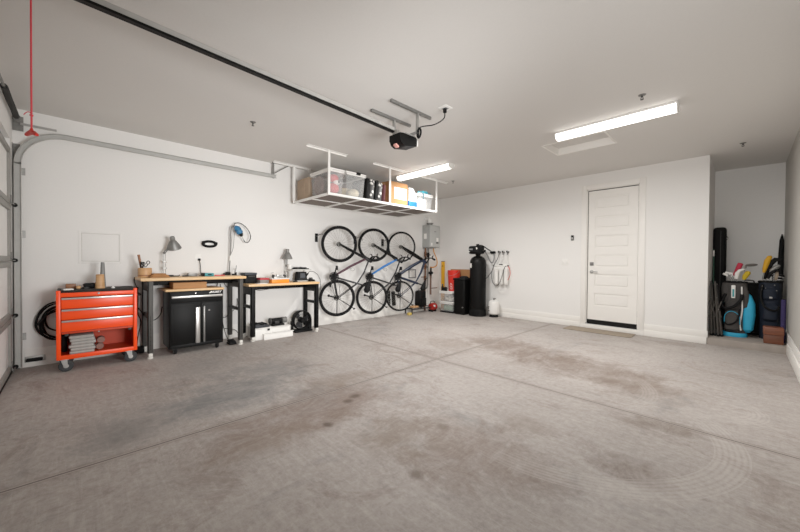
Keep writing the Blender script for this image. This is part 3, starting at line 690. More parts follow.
single('hex_wrench', 'dark small wrench lying on the bench behind the leather', 'tool', MB().tube([(.2, -6.02, BZ+.006), (.22, -5.93, BZ+.006), (.24, -5.92, BZ+.02)], .006).box(.2, .26, -6.04, -5.99, BZ, BZ+.022, bev=.005), 'blackm', (.22, -5.98, BZ))
single('screwdriver', 'black screwdriver lying near the bench middle', 'tool', MB().tube([(.3, -5.90, BZ+.008), (.3, -5.83, BZ+.008)], .008).cyl((.3, -5.83, BZ+.008), (.3, -5.79, BZ+.008), .003), 'blackm', (.3, -5.85, BZ))
t = Thing('tin_box', 'grey metal tin on the bench below the wall outlet', 'tin', (.2, -5.76, BZ))
t.part('tin_body', MB().box(.14, .26, -5.82, -5.71, BZ, BZ+.035, bev=.005), 'galvd'); t.part('lid', MB().box(.138, .262, -5.822, -5.708, BZ+.035, BZ+.045, bev=.003), 'galv')
t = Thing('small_device', 'teal and black small power supply on the long bench', 'device', (.27, -5.57, BZ))
t.part('case', MB().box(.2, .34, -5.635, -5.52, BZ, BZ+.042, bev=.006), 'teal'); t.part('end_block', MB().box(.19, .345, -5.655, -5.635, BZ, BZ+.046, bev=.004), 'blackm')
t.part('screen', MB().box(.34, .342, -5.60, -5.55, BZ+.012, BZ+.03), 'blackm')
single('red_marker', 'red marker lying flat on the long bench', 'pen', MB().cyl((.3, -5.48, BZ+.007), (.31, -5.37, BZ+.007), .007).cyl((.3, -5.50, BZ+.007), (.3, -5.478, BZ+.007), .008), 'redcord', (.3, -5.43, BZ))
t = Thing('tool_hanger', 'thin steel hanger pole clamped to the far end of the long bench', 'stand', (.09, -5.245, BZ))
t.part('clamp', MB().box(.05, .12, -5.285, -5.225, BZ, BZ+.05, bev=.008).box(.06, .11, -5.32, -5.275, BZ, BZ+.03, bev=.006), 'blackm')
t.part('pole', MB().tube(curve([(.09, -5.24, BZ+.03), (.085, -5.225, 1.25), (.085, -5.215, 1.5), (.085, -5.215, 1.66), (.09, -5.20, 1.75), (.11, -5.16, 1.77)], 8), .0085), 'galvd')
t.part('support_rod', MB().tube(curve([(.085, -5.222, 1.30), (.10, -5.185, 1.42), (.10, -5.17, 1.6), (.11, -5.155, 1.74)]), .004), 'galvd')
t.part('collar', MB().cyl((.0865, -5.223, 1.22), (.0865, -5.221, 1.30), .012), 'white')
t = Thing('rotary_tool', 'blue flexible-shaft rotary motor hanging from the hanger pole with a black cable loop', 'power tool', (.13, -5.12, 1.68))
t.part('motor', MB().tube([(.11, -5.16, 1.745), (.125, -5.14, 1.73), (.145, -5.10, 1.66), (.15, -5.09, 1.635)], [.03, .046, .048, .03], 18), 'blue')
t.part('motor_cap', MB().tube([(.15, -5.09, 1.64), (.16, -5.075, 1.605)], [.036, .02], 14).torus((.13, -5.13, 1.71), .047, .006, 'z', 20, 6, rot=(.6, .3, 0)), 'blackm')
t.part('flex_shaft', MB().tube(curve([(.10, -5.18, 1.74), (.1, -5.16, 1.80), (.11, -5.08, 1.81), (.12, -4.98, 1.73), (.12, -4.93, 1.62), (.11, -4.95, 1.53), (.11, -5.0, 1.515), (.11, -5.04, 1.56)], 8), .006), 'cable')
t.part('handpiece', MB().tube([(.11, -5.035, 1.555), (.11, -5.055, 1.60), (.11, -5.065, 1.63)], [.006, .009, .006], 12), 'galv')
t = Thing('soldering_stand', 'small black stand with an upright rod at the far end of the long bench', 'stand', (.2, -5.19, BZ))
t.part('stand_base', MB().cyl((.2, -5.20, BZ), (.2, -5.20, BZ+.022), .035), 'blackm'); t.part('rod', MB().tube([(.2, -5.195, BZ+.02), (.2, -5.175, BZ+.10), (.2, -5.17, BZ+.15)], .004), 'dgray')
t.part('bottle_top', MB().cyl((.23, -5.185, BZ+.0), (.23, -5.185, BZ+.045), .012), 'blackm')
single('t_handle_key', 'thin steel T-handle key standing at the bench far corner', 'tool', MB().cyl((.15, -5.18, BZ), (.15, -5.18, BZ+.012), .016).cyl((.15, -5.18, BZ), (.15, -5.18, BZ+.095), .0035).cyl((.15, -5.20, BZ+.095), (.15, -5.16, BZ+.095), .004), 'galv', (.15, -5.18, BZ))

# on the wall over the long bench
t = Thing('wall_bracket', 'black oblong bracket with an oval opening fixed to the wall over the bench', 'bracket', (0, -5.5, 1.475))
oval = MB().torus((.045, -5.50, 1.468), .038, .019, 'x', 32, 8, sx=2.3)
t.part('oval_ring', oval, 'blackm')
t.part('wall_plate', MB().box(0, .03, -5.56, -5.44, 1.45, 1.50, bev=.006), 'wplast')
t.part('grip', MB().box(.02, .075, -5.60, -5.565, 1.45, 1.51, bev=.01).box(.02, .075, -5.44, -5.395, 1.46, 1.50, bev=.01).box(.02, .07, -5.53, -5.50, 1.50, 1.52, bev=.006), 'blackm')
def outlet(name, label, y, z, plug):
    t = Thing(name, label, 'outlet', (0, y, z))
    t.part('plate', MB().box(0, .007, y-.037, y+.037, z-.058, z+.058, bev=.003), 'wplast')
    for dz in (-.022, .022): t.part('receptacle', MB().box(.006, .009, y-.016, y+.016, z+dz-.015, z+dz+.015, bev=.003), 'white')
    return t
outlet('wall_outlet', 'white outlet with a black plug on the wall over the long bench', -5.645, 1.255, True)
t = Thing('plug_cord', 'black plug and cord running from the wall outlet down to the bench', 'cord', (.01, -5.635, 1.0))
t.part('plug', MB().box(.009, .045, -5.65, -5.615, 1.215, 1.25, bev=.008), 'blackm')
t.part('cord', MB().tube(curve([(.03, -5.63, 1.22), (.045, -5.622, 1.15), (.05, -5.618, 1.05), (.06, -5.62, 1.006), (.14, -5.66, 1.004)]), .005), 'cable')

# ------------------------------------------------------------------ on the lower bench
BZ = .869
t = Thing('toolbox', 'dark plastic parts case on the lower bench against the long one', 'box', (.2, -4.97, BZ))
t.part('case_body', MB().box(.10, .30, -5.075, -4.90, BZ, BZ+.13, bev=.008), 'blackm'); t.part('lid', MB().box(.095, .305, -5.08, -4.895, BZ+.13, BZ+.165, bev=.008), mat('slate_plastic', '#2c3138', .5))
t.part('handle', MB().box(.305, .315, -5.03, -4.93, BZ+.10, BZ+.12, bev=.003), 'dgray')
t = Thing('red_binder', 'red-topped stack of folders lying on the lower bench', 'binder', (.25, -4.83, BZ))
t.part('cover', MB().box(.2, .40, -4.885, -4.74, BZ+.055, BZ+.082, bev=.003), mat('crimson_cover', '#b3232f', .5)); t.part('pages', MB().box(.205, .395, -4.88, -4.745, BZ, BZ+.055, bev=.002), mat('grey_pages', '#86827e', .8, stretch=(1, 1, 40)))
for k in range(2): single('paper_sheet', ('lower', 'upper')[k] + ' white sheet at the front edge of the lower bench', 'paper', MB().box(.38+.01*k, .51, -4.965+.02*k, -4.815, BZ+.004*k, BZ+.0035+.004*k, rot=(0, 0, .05*k)), 'wplast', (.45, -4.89, BZ+.004*k), group='paper sheets on the lower bench')
t = Thing('orange_case', 'bright orange organiser case on the lower bench', 'case', (.40, -4.63, BZ))
t.part('case_body', MB().box(.30, .49, -4.735, -4.45, BZ, BZ+.062, bev=.008), mat('bright_orange_plastic', '#f08a1d', .45)); t.part('lid', MB().box(.295, .495, -4.738, -4.445, BZ+.062, BZ+.076, bev=.003), 'wplast')
t = Thing('bench_vise', 'silver bench vise with two round dark jaws on the orange case lid', 'vise', (.37, -4.57, BZ+.076))
t.part('body', MB().box(.34, .40, -4.66, -4.49, BZ+.078, BZ+.10, bev=.006).box(.35, .39, -4.61, -4.53, BZ+.10, BZ+.135, bev=.006), 'steel')
for yy in (-4.665, -4.475): t.part('jaw', MB().cyl((.37, yy-.014, BZ+.105), (.37, yy+.014, BZ+.105), .027), 'dgray')
t.part('rod', MB().tube([(.37, -4.70, BZ+.10), (.37, -4.70, BZ+.16), (.37, -4.66, BZ+.165)], .004), 'galv')
lamp('grey bell-shaded lamp standing at the back of the lower bench', .10, -4.315, BZ, (.10, -4.315, 1.14), (.13, -4.322, 1.335), (.05, .08, .1), 1.0)
t = Thing('desk_shelf', 'small white shelf riser on the lower bench', 'shelf', (.18, -4.12, BZ))
t.part('shelf_board', MB().box(.08, .30, -4.30, -3.945, 1.062, 1.08, bev=.004), mat('greyish_white_board', '#c4c3bf', .5)); t.part('shelf_base', MB().box(.08, .30, -4.28, -3.96, BZ, BZ+.014, bev=.004), MATS['greyish_white_board'])
for yy in (-4.27, -3.99): t.part('upright', MB().box(.09, .12, yy, yy+.022, BZ+.014, 1.062, bev=.003), MATS['greyish_white_board'])
t = Thing('flat_device', 'flat black device lying on top of the white shelf riser', 'device', (.2, -4.12, 1.081))
t.part('case_body', MB().box(.10, .28, -4.235, -3.98, 1.081, 1.098, bev=.004), 'blackm'); t.part('case_lid', MB().box(.11, .27, -4.20, -4.02, 1.098, 1.116, bev=.006), mat('dark_shell', '#26272a', .4))
t.part('button', MB().cyl((.2, -4.10, 1.116), (.2, -4.10, 1.121), .02), 'dgray')
t = Thing('white_cup', 'round white cup on the white shelf riser, below the grey lamp', 'cup', (.12, -4.262, 1.081))
t.part('cup_body', MB().lathe([(.001, 0), (.03, 0), (.042, .06), (.044, .085), (.04, .085), (.036, .06), (.026, .01), (.001, .01)], (.13, -4.268, 1.081)), 'wplast')
t = Thing('desk_speaker', 'black desk speaker with a grey screen under the white shelf riser', 'speaker', (.2, -4.09, BZ+.014))
t.part('case', MB().prism([(-4.19, BZ+.0145), (-3.99, BZ+.0145), (-4.01, BZ+.165), (-4.165, BZ+.165)], 'x', .14, .24), 'blackm')
t.part('screen', MB().prism([(-4.13, BZ+.06), (-4.03, BZ+.06), (-4.04, BZ+.145), (-4.125, BZ+.145)], 'x', .24, .2425), mat('grey_screen', '#4a4d52', .25))
t.part('bezel', MB().box(.24, .243, -4.15, -4.02, BZ+.03, BZ+.045, bev=.001), 'dgray')
t = Thing('tool_caddy', 'dark low tool caddy at the far end of the lower bench', 'caddy', (.35, -3.98, BZ))
t.part('tray', MB().box(.26, .38, -4.01, -3.925, BZ, BZ+.035, bev=.005).box(.26, .38, -3.925, -3.915, BZ, BZ+.02), 'blackm'); t.part('handle', MB().tube([(.32, -4.0, BZ+.035), (.32, -4.0, BZ+.062), (.32, -3.94, BZ+.062), (.32, -3.94, BZ+.035)], .005), 'dgray')
t.part('block', MB().box(.28, .36, -3.99, -3.95, BZ+.035, BZ+.055, bev=.004), 'dgray')
single('black_coaster', 'small black disc lying in front of the shelf riser', 'coaster', MB().cyl((.36, -4.28, BZ), (.36, -4.28, BZ+.012), .04).cyl((.36, -4.28, BZ+.012), (.36, -4.28, BZ+.022), .03), 'blackm', (.36, -4.28, BZ))
t = Thing('soldering_iron', 'black soldering iron with a cord arching off the lower bench end', 'tool', (.13, -3.93, BZ))
t.part('holder', MB().tube(curve([(.12, -3.99, BZ+.0), (.12, -3.985, BZ+.03), (.12, -3.97, BZ+.06)]), .008).cyl((.12, -3.99, BZ), (.12, -3.99, BZ+.01), .025), 'blackm')
t.part('grip', MB().tube([(.12, -3.975, BZ+.055), (.12, -3.93, BZ+.11), (.12, -3.91, BZ+.135)], [.01, .017, .011], 12), 'blackm')
t.part('cord', MB().tube(curve([(.12, -3.91, BZ+.133), (.11, -3.87, BZ+.165), (.09, -3.78, BZ+.16), (.06, -3.68, BZ+.10), (.04, -3.61, BZ-.02), (.03, -3.60, BZ-.2)]), .004), 'cable')
single('sagging_wire', 'thin dark cord sagging below the lower bench top', 'cord', MB().tube(curve([(.45, -5.0, .79), (.42, -4.9, .765), (.38, -4.75, .775), (.36, -4.6, .80), (.36, -4.5, .831)]), .004), 'cable', (.45, -5.0, .79))

# ------------------------------------------------------------------ under the lower bench
t = Thing('storage_box', 'white storage box on floor with a dark tray and clasp, nearer the black legs', 'box', (.32, -4.86, 0))
t.part('box_body', MB().box(.15, .47, -4.985, -4.72, 0, .165, bev=.008), 'wplast'); t.part('lid_rim', MB().box(.145, .475, -4.99, -4.715, .165, .182, bev=.004), 'white')
t.part('clasp', MB().box(.475, .488, -4.80, -4.765, .135, .165, bev=.004), 'blackm')
t = Thing('tool_tray', 'dark navy tool tray on the nearer white box', 'tray', (.3, -4.85, .183))
t.part('tray_body', MB().box(.17, .44, -4.965, -4.745, .183, .215, bev=.008), mat('dark_navy_plastic', '#20242c', .5)); t.part('tool_bits', MB().box(.2, .28, -4.94, -4.87, .215, .24, bev=.006).box(.22, .36, -4.855, -4.80, .215, .235, bev=.006).cyl((.2, -4.78, .225), (.38, -4.77, .225), .01), 'blackm')
t = Thing('storage_box', 'white storage box on floor behind the fan, under the black motor tools', 'box', (.27, -4.55, 0))
t.part('box_body', MB().box(.13, .42, -4.70, -4.395, 0, .15, bev=.008), 'wplast'); t.part('lid_rim', MB().box(.125, .425, -4.705, -4.39, .15, .163, bev=.004), 'white')
t = Thing('box_lid', 'loose white box lid standing in front of the two white boxes', 'lid', (.52, -4.63, 0))
t.part('lid_panel', MB().box(.497, .53, -4.875, -4.40, 0, .082, bev=.006), 'wplast'); t.part('lid_edge', MB().box(.497, .537, -4.885, -4.39, .082, .094, bev=.003), 'white')
t = Thing('bench_grinder', 'black bench motor with grey end drum on the farther white box', 'grinder', (.27, -4.5, .164))
t.part('base', MB().box(.19, .35, -4.66, -4.46, .164, .195, bev=.008), 'blackm'); t.part('motor', MB().cyl((.27, -4.645, .235), (.27, -4.49, .235), .048), 'blackm')
t.part('switch_box', MB().box(.315, .35, -4.62, -4.55, .20, .24, bev=.006), 'dgray')
t.part('drum', MB().lathe([(.001, 0), (.045, 0), (.05, .006), (.05, .075), (.045, .08), (.001, .08)], (.27, -4.475, .237), (-PI/2, 0, 0)), mat('grey_drum', '#6d6c6a', .5, .3))
t.part('shaft_wheel', MB().lathe([(.001, 0), (.055, 0), (.055, .02), (.001, .02)], (.27, -4.66, .235), (PI/2, 0, 0)), 'dgray')

t = Thing('floor_fan', 'round black floor fan standing under the far end of the lower bench', 'fan', (.25, -4.12, 0))
fc = Vector((.26, -4.11, .195)); fr = .165
t.part('housing', MB().lathe([(fr-.012, -.055), (fr, -.055), (fr+.006, 0), (fr, .055), (fr-.012, .055), (fr-.006, 0)], fc, (0, PI/2, 0), 40, cap=False), 'blackm')
gr = MB()
for k in range(24):
    a = 2*PI*k/24; gr.tube([fc + Vector((.05, .045*math.cos(a), .045*math.sin(a))), fc + Vector((.062, .11*math.cos(a+.15), .11*math.sin(a+.15))), fc + Vector((.05, (fr-.006)*math.cos(a+.25), (fr-.006)*math.sin(a+.25)))], .0018, 5)
gr.torus(fc + Vector((.061, 0, 0)), .115, .0025, 'x', 40, 6).cyl(fc + Vector((.045, 0, 0)), fc + Vector((.068, 0, 0)), .048, .04)
t.part('grille', gr, 'blackm')
for k in range(3):
    a = 2*PI*k/3; b = MB(); vs = []
    for r, w in ((.03, .25), (.09, .55), (.145, .42)):
        vs.append([b.bm.verts.new(fc + Vector((-.02+.03*s, r*math.cos(a+s*w+.3*r*5), r*math.sin(a+s*w+.3*r*5)))) for s in (-1, 0, 1)])
    for p, q in zip(vs, vs[1:]):
        for i in range(2): b.bm.faces.new((p[i], p[i+1], q[i+1], q[i]))
    o = t.part('blade', b, mat('dark_fan_blade', '#3a3a3c', .35))
t.part('motor', MB().cyl(fc + Vector((-.05, 0, 0)), fc + Vector((.02, 0, 0)), .05, .04), 'blackm')
t.part('base', MB().box(.17, .37, -4.28, -3.95, 0, .035, bev=.01).prism([(-4.0, 0), (-3.935, 0), (-3.935, .19), (-3.95, .2)], 'x', .22, .30), 'blackm')
t.part('pivot_knob', MB().cyl((.26, -4.30, .16), (.26, -4.27, .16), .04).box(.24, .28, -4.30, -4.27, .02, .17, bev=.006), 'blackm')
# ------------------------------------------------------------------ bicycles hung upright on the wall
spoke_m = mat('spoke_steel', '#98968f', .4, .6)
def bicycle(label, loc, rz, wb, frame_m, down_m, R=.318, tr=.028, rim_m='black', fat=1.0, grips='blackm'):
    """front wheel up; local x runs out from the wall, y towards the saddle side, z up; hub of the lower wheel at z=0"""
    t = Thing('bicycle', label, 'bicycle', loc, rz, 'bicycles hung on the wall', local=True)
    S = wb/1.04
    P = lambda u, w, n=0.0: Vector((n, u, w*S))
    B, F = P(0, 0), P(.035, 1.04)
    BB, HT, HB, SC = P(-.075, .415), P(.64, .71), P(.545, .77), P(.385, .275)
    for c in (B, F):
        rim = MB().torus(c, R-tr*.7, .011, 'x', 56, 8)
        wl = t.part('wheel', rim, rim_m)
        tm = MB().torus(c, R, tr, 'x', 56, 10)
        t.part('tyre', tm, 'rubber', wl)
        sp = MB()
        for k in range(28):
            a = 2*PI*k/28; a2 = a + (.35 if k % 2 else -.35); s = .028 if k % 4 < 2 else -.028
            sp.cyl(c + Vector((s, .018*math.cos(a2), .018*math.sin(a2))), c + Vector((0, (R-tr)*math.cos(a), (R-tr)*math.sin(a))), .0016, seg=5)
        t.part('spokes', sp, spoke_m, wl)
        t.part('hub', MB().cyl(c - Vector((.055, 0, 0)), c + Vector((.055, 0, 0)), .017, seg=14).cyl(c + Vector((-.06, 0, 0)), c + Vector((-.05, 0, 0)), .055 if c is B else .045, seg=20), 'blackm', wl)
    ax = (HT - HB).normalized()
    fk = MB()
    crown = HB - ax*.03
    for s in (-.055, .055):
        fk.tube([F + Vector((s, 0, 0)), F.lerp(crown, .45) + Vector((s, 0, 0)), crown + Vector((s, 0, 0))], [.013, .019*fat, .017*fat], 10)
    fk.tube([crown + Vector((-.065, 0, 0)), crown + Vector((.065, 0, 0))], .02, 10).cyl(crown, HB, .02)
    t.part('fork', fk, 'black')
    fr = MB().cyl(HB, HT, .024*fat)
    fr.tube([HT - ax*.03, SC.lerp(HT, .5) + P(.01, .0), SC], [.017*fat, .015*fat, .014], 10).cyl(BB, SC + (SC-BB).normalized()*.06, .0165*fat)
    for s in (-.05, .05):
        fr.tube([B + Vector((s, 0, 0)), B.lerp(BB, .6) + Vector((s*.9, 0, 0)), BB + Vector((s*.5, 0, 0))], [.009, .012, .014], 8)
        fr.tube([B + Vector((s, 0, 0)), B.lerp(SC, .7) + Vector((s*.8, 0, 0)), SC + Vector((s*.25, 0, 0))], [.008, .009, .011], 8)
    fr.cyl(BB - Vector((.04, 0, 0)), BB + Vector((.04, 0, 0)), .024)
    t.part('frame', fr, frame_m)
    t.part('down_tube', MB().tube([BB + P(.01, .01), BB.lerp(HB, .55) + P(-.008, .004), HB + ax*.015], [.019*fat, .024*fat, .02*fat], 12), down_m)
    t.part('decal', MB().tube([BB.lerp(HB, .35) + P(.016, .016) + Vector((.014, 0, 0)), BB.lerp(HB, .75) + P(.012, .016) + Vector((.014, 0, 0))], .011*fat, 8), 'gray') if fat > 1.1 else None
    t.part('bottle_cage', MB().torus(BB.lerp(HB, .5) + P(.055, -.04), .03, .003, 'x', 18, 6, sx=1.3).cyl(BB.lerp(HB, .45), BB.lerp(HB, .5) + P(.04, -.03), .004), 'galvd')
    sd = (SC-BB).normalized()
    t.part('seat_post', MB().cyl(SC, SC + sd*.22, .0135), 'black')
    st = SC + sd*.225; sv = Vector((0, -sd.z, sd.y)); 
    sv = -sv if sv.z < 0 else sv
    t.part('saddle', MB().tube([st - sv*.13, st - sv*.08, st, st + sv*.09, st + sv*.15], [.03, .062, .05, .026, .014], 14), 'blackm')
    stem = HT + ax*.03
    bar = stem + P(.075, .115)
    t.part('stem', MB().cyl(HT, stem, .019).tube([stem, bar], .016, 10), 'black')
    hb = t.part('handlebar', MB().tube(curve([bar + Vector((-.26, -.005, -.04)), bar + Vector((-.12, .0, -.005)), bar, bar + Vector((.12, .0, -.005)), bar + Vector((.26, -.005, -.04))], 4), .0125), 'black')
    for s in (-1, 1):
        t.part('grip', MB().tube([bar + Vector((s*.17, -.003, -.018)), bar + Vector((s*.265, -.005, -.041))], .021, 12), grips, hb)
        t.part('brake_lever', MB().tube([bar + Vector((s*.14, .0, -.012)), bar + Vector((s*.16, -.01, .04)), bar + Vector((s*.24, -.02, .05))], [.014, .010, .006], 8), 'blackm', hb)
    ck = MB()
    for rr in (.085, .068): ck.torus(BB + Vector((.055, 0, 0)), rr, .006, 'x', 36, 6)
    for k in range(5):
        a = 2*PI*k/5+.3; ck.cyl(BB + Vector((.055, 0, 0)), BB + Vector((.055, .085*math.cos(a), .085*math.sin(a))), .009, seg=8)
    ck.cyl(BB + Vector((.05, 0, 0)), BB + Vector((.058, 0, 0)), .06, seg=24)
    t.part('chainring', ck, 'blackm')
    for s, d in ((1, P(.03, .17)), (-1, P(-.03, -.17))):
        e = BB + Vector((s*.08, 0, 0)) + d
        ca = t.part('crank_arm', MB().tube([BB + Vector((s*.07, 0, 0)), e], [.015, .011], 10), 'black')
        t.part('pedal', MB().box(e.x + s*.06 - .05, e.x + s*.06 + .05, e.y-.012, e.y+.012, e.z-.04, e.z+.04, bev=.006), 'blackm', ca)
    t.part('chain', MB().tube([BB + Vector((.055, -.08, .02)), B + Vector((.045, -.05, .01))], .004, 6).tube([BB + Vector((.055, .08, -.02)), B + Vector((.045, .05, -.02))], .004, 6), 'dgray')
    t.part('derailleur', MB().tube([B + Vector((.05, 0, 0)), B + Vector((.055, -.09, .03)), B + Vector((.055, -.17, .055))], [.012, .014, .012], 8).ball(B + Vector((.055, -.175, .057)), .024), 'blackm')
    t.part('kickstand', MB().tube([B + Vector((-.06, .02, -.01)), B + Vector((-.065, .19, -.12)), B + Vector((-.065, .345, -.225))], .0085, 8).cyl(B + Vector((-.065, .33, -.235)), B + Vector((-.065, .365, -.22)), .014), 'black')
    t.part('disc_caliper', MB().tube([B + Vector((.06, -.02, -.03)), B + Vector((.06, -.022, -.28))], .008, 8), 'blackm')
    return t
navy = mat('navy_frame', '#0e1c33', .35, .1); blk = mat('black_frame', '#17171a', .3, .1)
bicycle('black bicycle with a maroon down tube hung upright next to the lower workbench', (.30, -3.40, .53), -.36, 1.02, blk, mat('maroon_frame', '#4a2a36', .35, .1))
bicycle('black bicycle with a bright blue down tube hung upright between two others', (.30, -2.555, .485), -.36, 1.08, blk, mat('bright_blue_frame', '#2468ad', .3, .1))
bicycle('navy bicycle with pale-rimmed thinner tyres hung upright nearest the water heater', (.28, -1.735, .46), -.36, 1.10, navy, navy, R=.32, tr=.022, rim_m='galv', fat=1.55)
for y, z, where in ((-3.685, 1.67, 'at the edge of the maroon bicycle'), (-2.79, 1.67, 'at the edge of the bright blue bicycle'), (-2.03, 1.65, 'at the edge of the navy bicycle')):
    t = Thing('bike_hook', 'black wall bracket with hook ' + where + ' top wheel', 'hook', (0, y, z), group='wall brackets for the bicycles')
    t.part('wall_plate', MB().box(0, .035, y-.025, y+.025, z-.085, z+.075, bev=.006), 'blackm')
    t.part('hook_arm', MB().tube(curve([(.03, y, z+.02), (.12, y+.01, z+.05), (.15, y+.035, z+.06), (.175, y+.06, z+.03), (.165, y+.075, z-.02)]), .007), 'galvd')

# ------------------------------------------------------------------ corner by the water heater
hm = mat('grey_heater_enamel', '#a3a4a2', .4, .15, var=.04)
t = Thing('water_heater', 'grey tankless water heater mounted on the wall near the corner', 'water heater', (0, -.5, 1.58))
t.part('case', MB().box(.0, .24, -.70, -.31, 1.585, 2.14, bev=.015), hm)
t.part('front_cover', MB().box(.235, .262, -.695, -.315, 1.595, 2.13, bev=.012), mat('light_heater_enamel', '#b9bab7', .4, .1, var=.03))
t.part('label_plate', MB().box(.06, .15, -.7015, -.698, 1.80, 1.93), 'wplast', label='white rating label')
t.part('control_label', MB().box(.262, .2635, -.46, -.38, 1.74, 1.83), 'wplast'); t.part('control_display', MB().box(.262, .265, -.47, -.38, 1.69, 1.72, bev=.001), 'blackm')
t.part('nameplate', MB().box(.262, .264, -.54, -.47, 1.975, 1.985), 'dgray'); t.part('warning_label', MB().box(.262, .2635, -.66, -.61, 1.63, 1.70), 'wplast')
t.part('vent_collar', MB().cyl((.13, -.56, 2.13), (.13, -.56, 2.19), .065, seg=28).cyl((.13, -.56, 2.185), (.13, -.56, 2.20), .085, seg=28), 'galvd')
t.part('vent_elbow', MB().tube(curve([(.13, -.56, 2.19), (.125, -.56, 2.27), (.07, -.56, 2.31), (.0, -.56, 2.31)]), .05, 18), 'wplast')
t.part('foot_flange', MB().box(.02, .22, -.70, -.42, 1.57, 1.588, bev=.003), 'galvd')
def pipe(name, label, pts, r, m, cat='pipe', group='pipes under the water heater'):
    return single(name, label, cat, MB().tube(curve(pts, 5), r, 10), m, pts[0], group=group)
pipe('water_pipe', 'copper water pipe with black sleeve running down from the heater, nearest the navy bicycle', [(.08, -.66, 1.57), (.08, -.66, 1.2), (.075, -.66, .8), (.07, -.66, .4), (.07, -.66, .02)], .019, 'brass')
pipe('water_pipe', 'grey braided water pipe beside the copper one under the heater', [(.12, -.60, 1.57), (.13, -.60, 1.4), (.11, -.59, 1.2), (.10, -.59, .9), (.10, -.60, .62), (.03, -.60, .55)], .018, 'galvd')
pipe('gas_pipe', 'yellow flexible gas hose curving out from under the heater', [(.17, -.46, 1.57), (.18, -.45, 1.47), (.2, -.40, 1.36), (.2, -.35, 1.24), (.19, -.36, 1.14), (.15, -.44, 1.09), (.10, -.50, 1.10)], .013, 'gasline')
pipe('condensate_pipe', 'thin white drain pipe down the wall behind the heater pipes', [(.04, -.50, 1.57), (.04, -.50, 1.0), (.04, -.50, .3), (.04, -.50, .05)], .011, 'wplast')
def valve(label, x, y, z, m, hm_):
    t = Thing('shutoff_valve', label, 'valve', (x, y, z), group='valves on the heater pipes')
    t.part('valve_body', MB().cyl((x, y, z-.06), (x, y, z+.06), .032).cyl((x, y, z), (x+.06, y, z), .014), m); t.part('lever', MB().box(x+.05, x+.062, y-.075, y+.02, z-.012, z+.012, bev=.004), hm_)
valve('dark brass valve on copper pipe just below the heater', .08, -.66, 1.42, 'brass', 'blackm')
valve('dark valve on grey pipe just below the heater', .12, -.60, 1.40, 'blackm', 'blackm')
valve('valve midway down the copper pipe with a black lever', .08, -.66, 1.10, 'brass', 'blackm')
valve('brass valve low on the copper pipe below the heater', .075, -.66, .82, 'brass', 'dgray')
t = Thing('gas_regulator', 'black round gas valve on the wall under the yellow hose', 'valve', (.10, -.47, .93))
t.part('regulator_body', MB().ball((.10, -.47, .95), .06, 1, 1, .7).cyl((.10, -.47, .88), (.10, -.47, 1.10), .022), 'blackm'); t.part('regulator_stem', MB().cyl((.10, -.47, .40), (.10, -.47, .88), .018), 'brass')
t.part('regulator_cap', MB().cyl((.10, -.52, .95), (.10, -.56, .95), .03), 'blackm')
pipe('cross_pipe', 'short copper branch pipe crossing sideways below the heater', [(.07, -.80, .85), (.07, -.70, .85), (.07, -.62, .85)], .011, 'brass')
pipe('cross_pipe', 'short copper branch pipe running to the wall corner behind the clear bins', [(.10, -.47, .56), (.10, -.40, .56), (.10, -.22, .56)], .011, 'brass')
t = Thing('recessed_box', 'white recessed valve box in the wall behind the navy bicycle', 'wall box', (0, -1.05, .84))
t.part('box_frame', MB().box(0, .012, -1.18, -.93, .83, .855).box(0, .012, -1.18, -.93, 1.02, 1.045).box(0, .012, -1.18, -1.155, .83, 1.045).box(0, .012, -.955, -.93, .83, 1.045), 'gray'); t.part('box_back', MB().box(0, .003, -1.16, -.95, .85, 1.03), 'wplast')
t = Thing('backpack', 'black backpack standing by the wall below the white wall box', 'backpack', (.12, -.88, .14))
t.part('pack_body', MB().box(.03, .22, -1.0, -.76, .142, .53, bev=.05, seg=4), 'blackm'); t.part('front_pocket', MB().box(.2, .255, -.97, -.79, .16, .36, bev=.025, seg=3), 'cable'); t.part('top_loop', MB().tube(curve([(.1, -.92, .52), (.1, -.91, .56), (.1, -.85, .56), (.1, -.84, .52)]), .006), 'blackm')
for k, (y0, tilt, z0) in enumerate(((-1.84, .06, .25), (-1.70, .1, .215))):
    t = Thing('black_pad', 'black narrow pad propped on the wall behind the navy bicycle lower wheel, ' + ('the thinner' if k == 0 else 'the wider'), 'pad', (.05, y0, z0), group='pads behind the navy bicycle')
    t.part('pad_shell', MB().box(.008, .06, y0-.03-.015*k, y0+.03+.02*k, z0, z0+.33, bev=.02, seg=3, rot=(tilt, 0, 0)), 'blackm'); t.part('pad_strap', MB().box(.055, .066, y0-.035, y0+.035, z0+.1, z0+.13, bev=.004, rot=(tilt, 0, 0)), 'dgray')
t = Thing('low_rack', 'low dark metal rack on floor under the navy bicycle wheel', 'rack', (.15, -.95, 0))
rk = MB()
for x in (.06, .27):
    rk.box(x-.012, x+.012, -1.35, -.62, .10, .125, bev=.003)
for y in (-1.33, -.98, -.64): rk.box(.06, .27, y-.012, y+.012, .12, .14, bev=.003)
t.part('rack_frame', rk, 'dgray')
for x in (.06, .27):
    for y in (-1.33, -.64): t.part('leg', MB().box(x-.012, x+.012, y-.012, y+.012, 0, .12, bev=.003), 'dgray')
single('yellow_scrubber', 'small yellow sponge block on floor under the navy bicycle', 'sponge', MB().box(.26, .34, -1.49, -1.40, 0, .06, bev=.012), mat('pale_yellow_foam', '#cdb15a', .8), (.3, -1.45, 0))
t = Thing('wooden_block', 'tan wooden block on the low rack under the black backpack', 'block', (.2, -1.15, .141))
t.part('block', MB().box(.12, .25, -1.26, -1.08, .141, .18, bev=.004), 'woodtan')
t = Thing('air_tank', 'small red air tank on floor left of the clear bins', 'tank', (.32, -.57, 0))
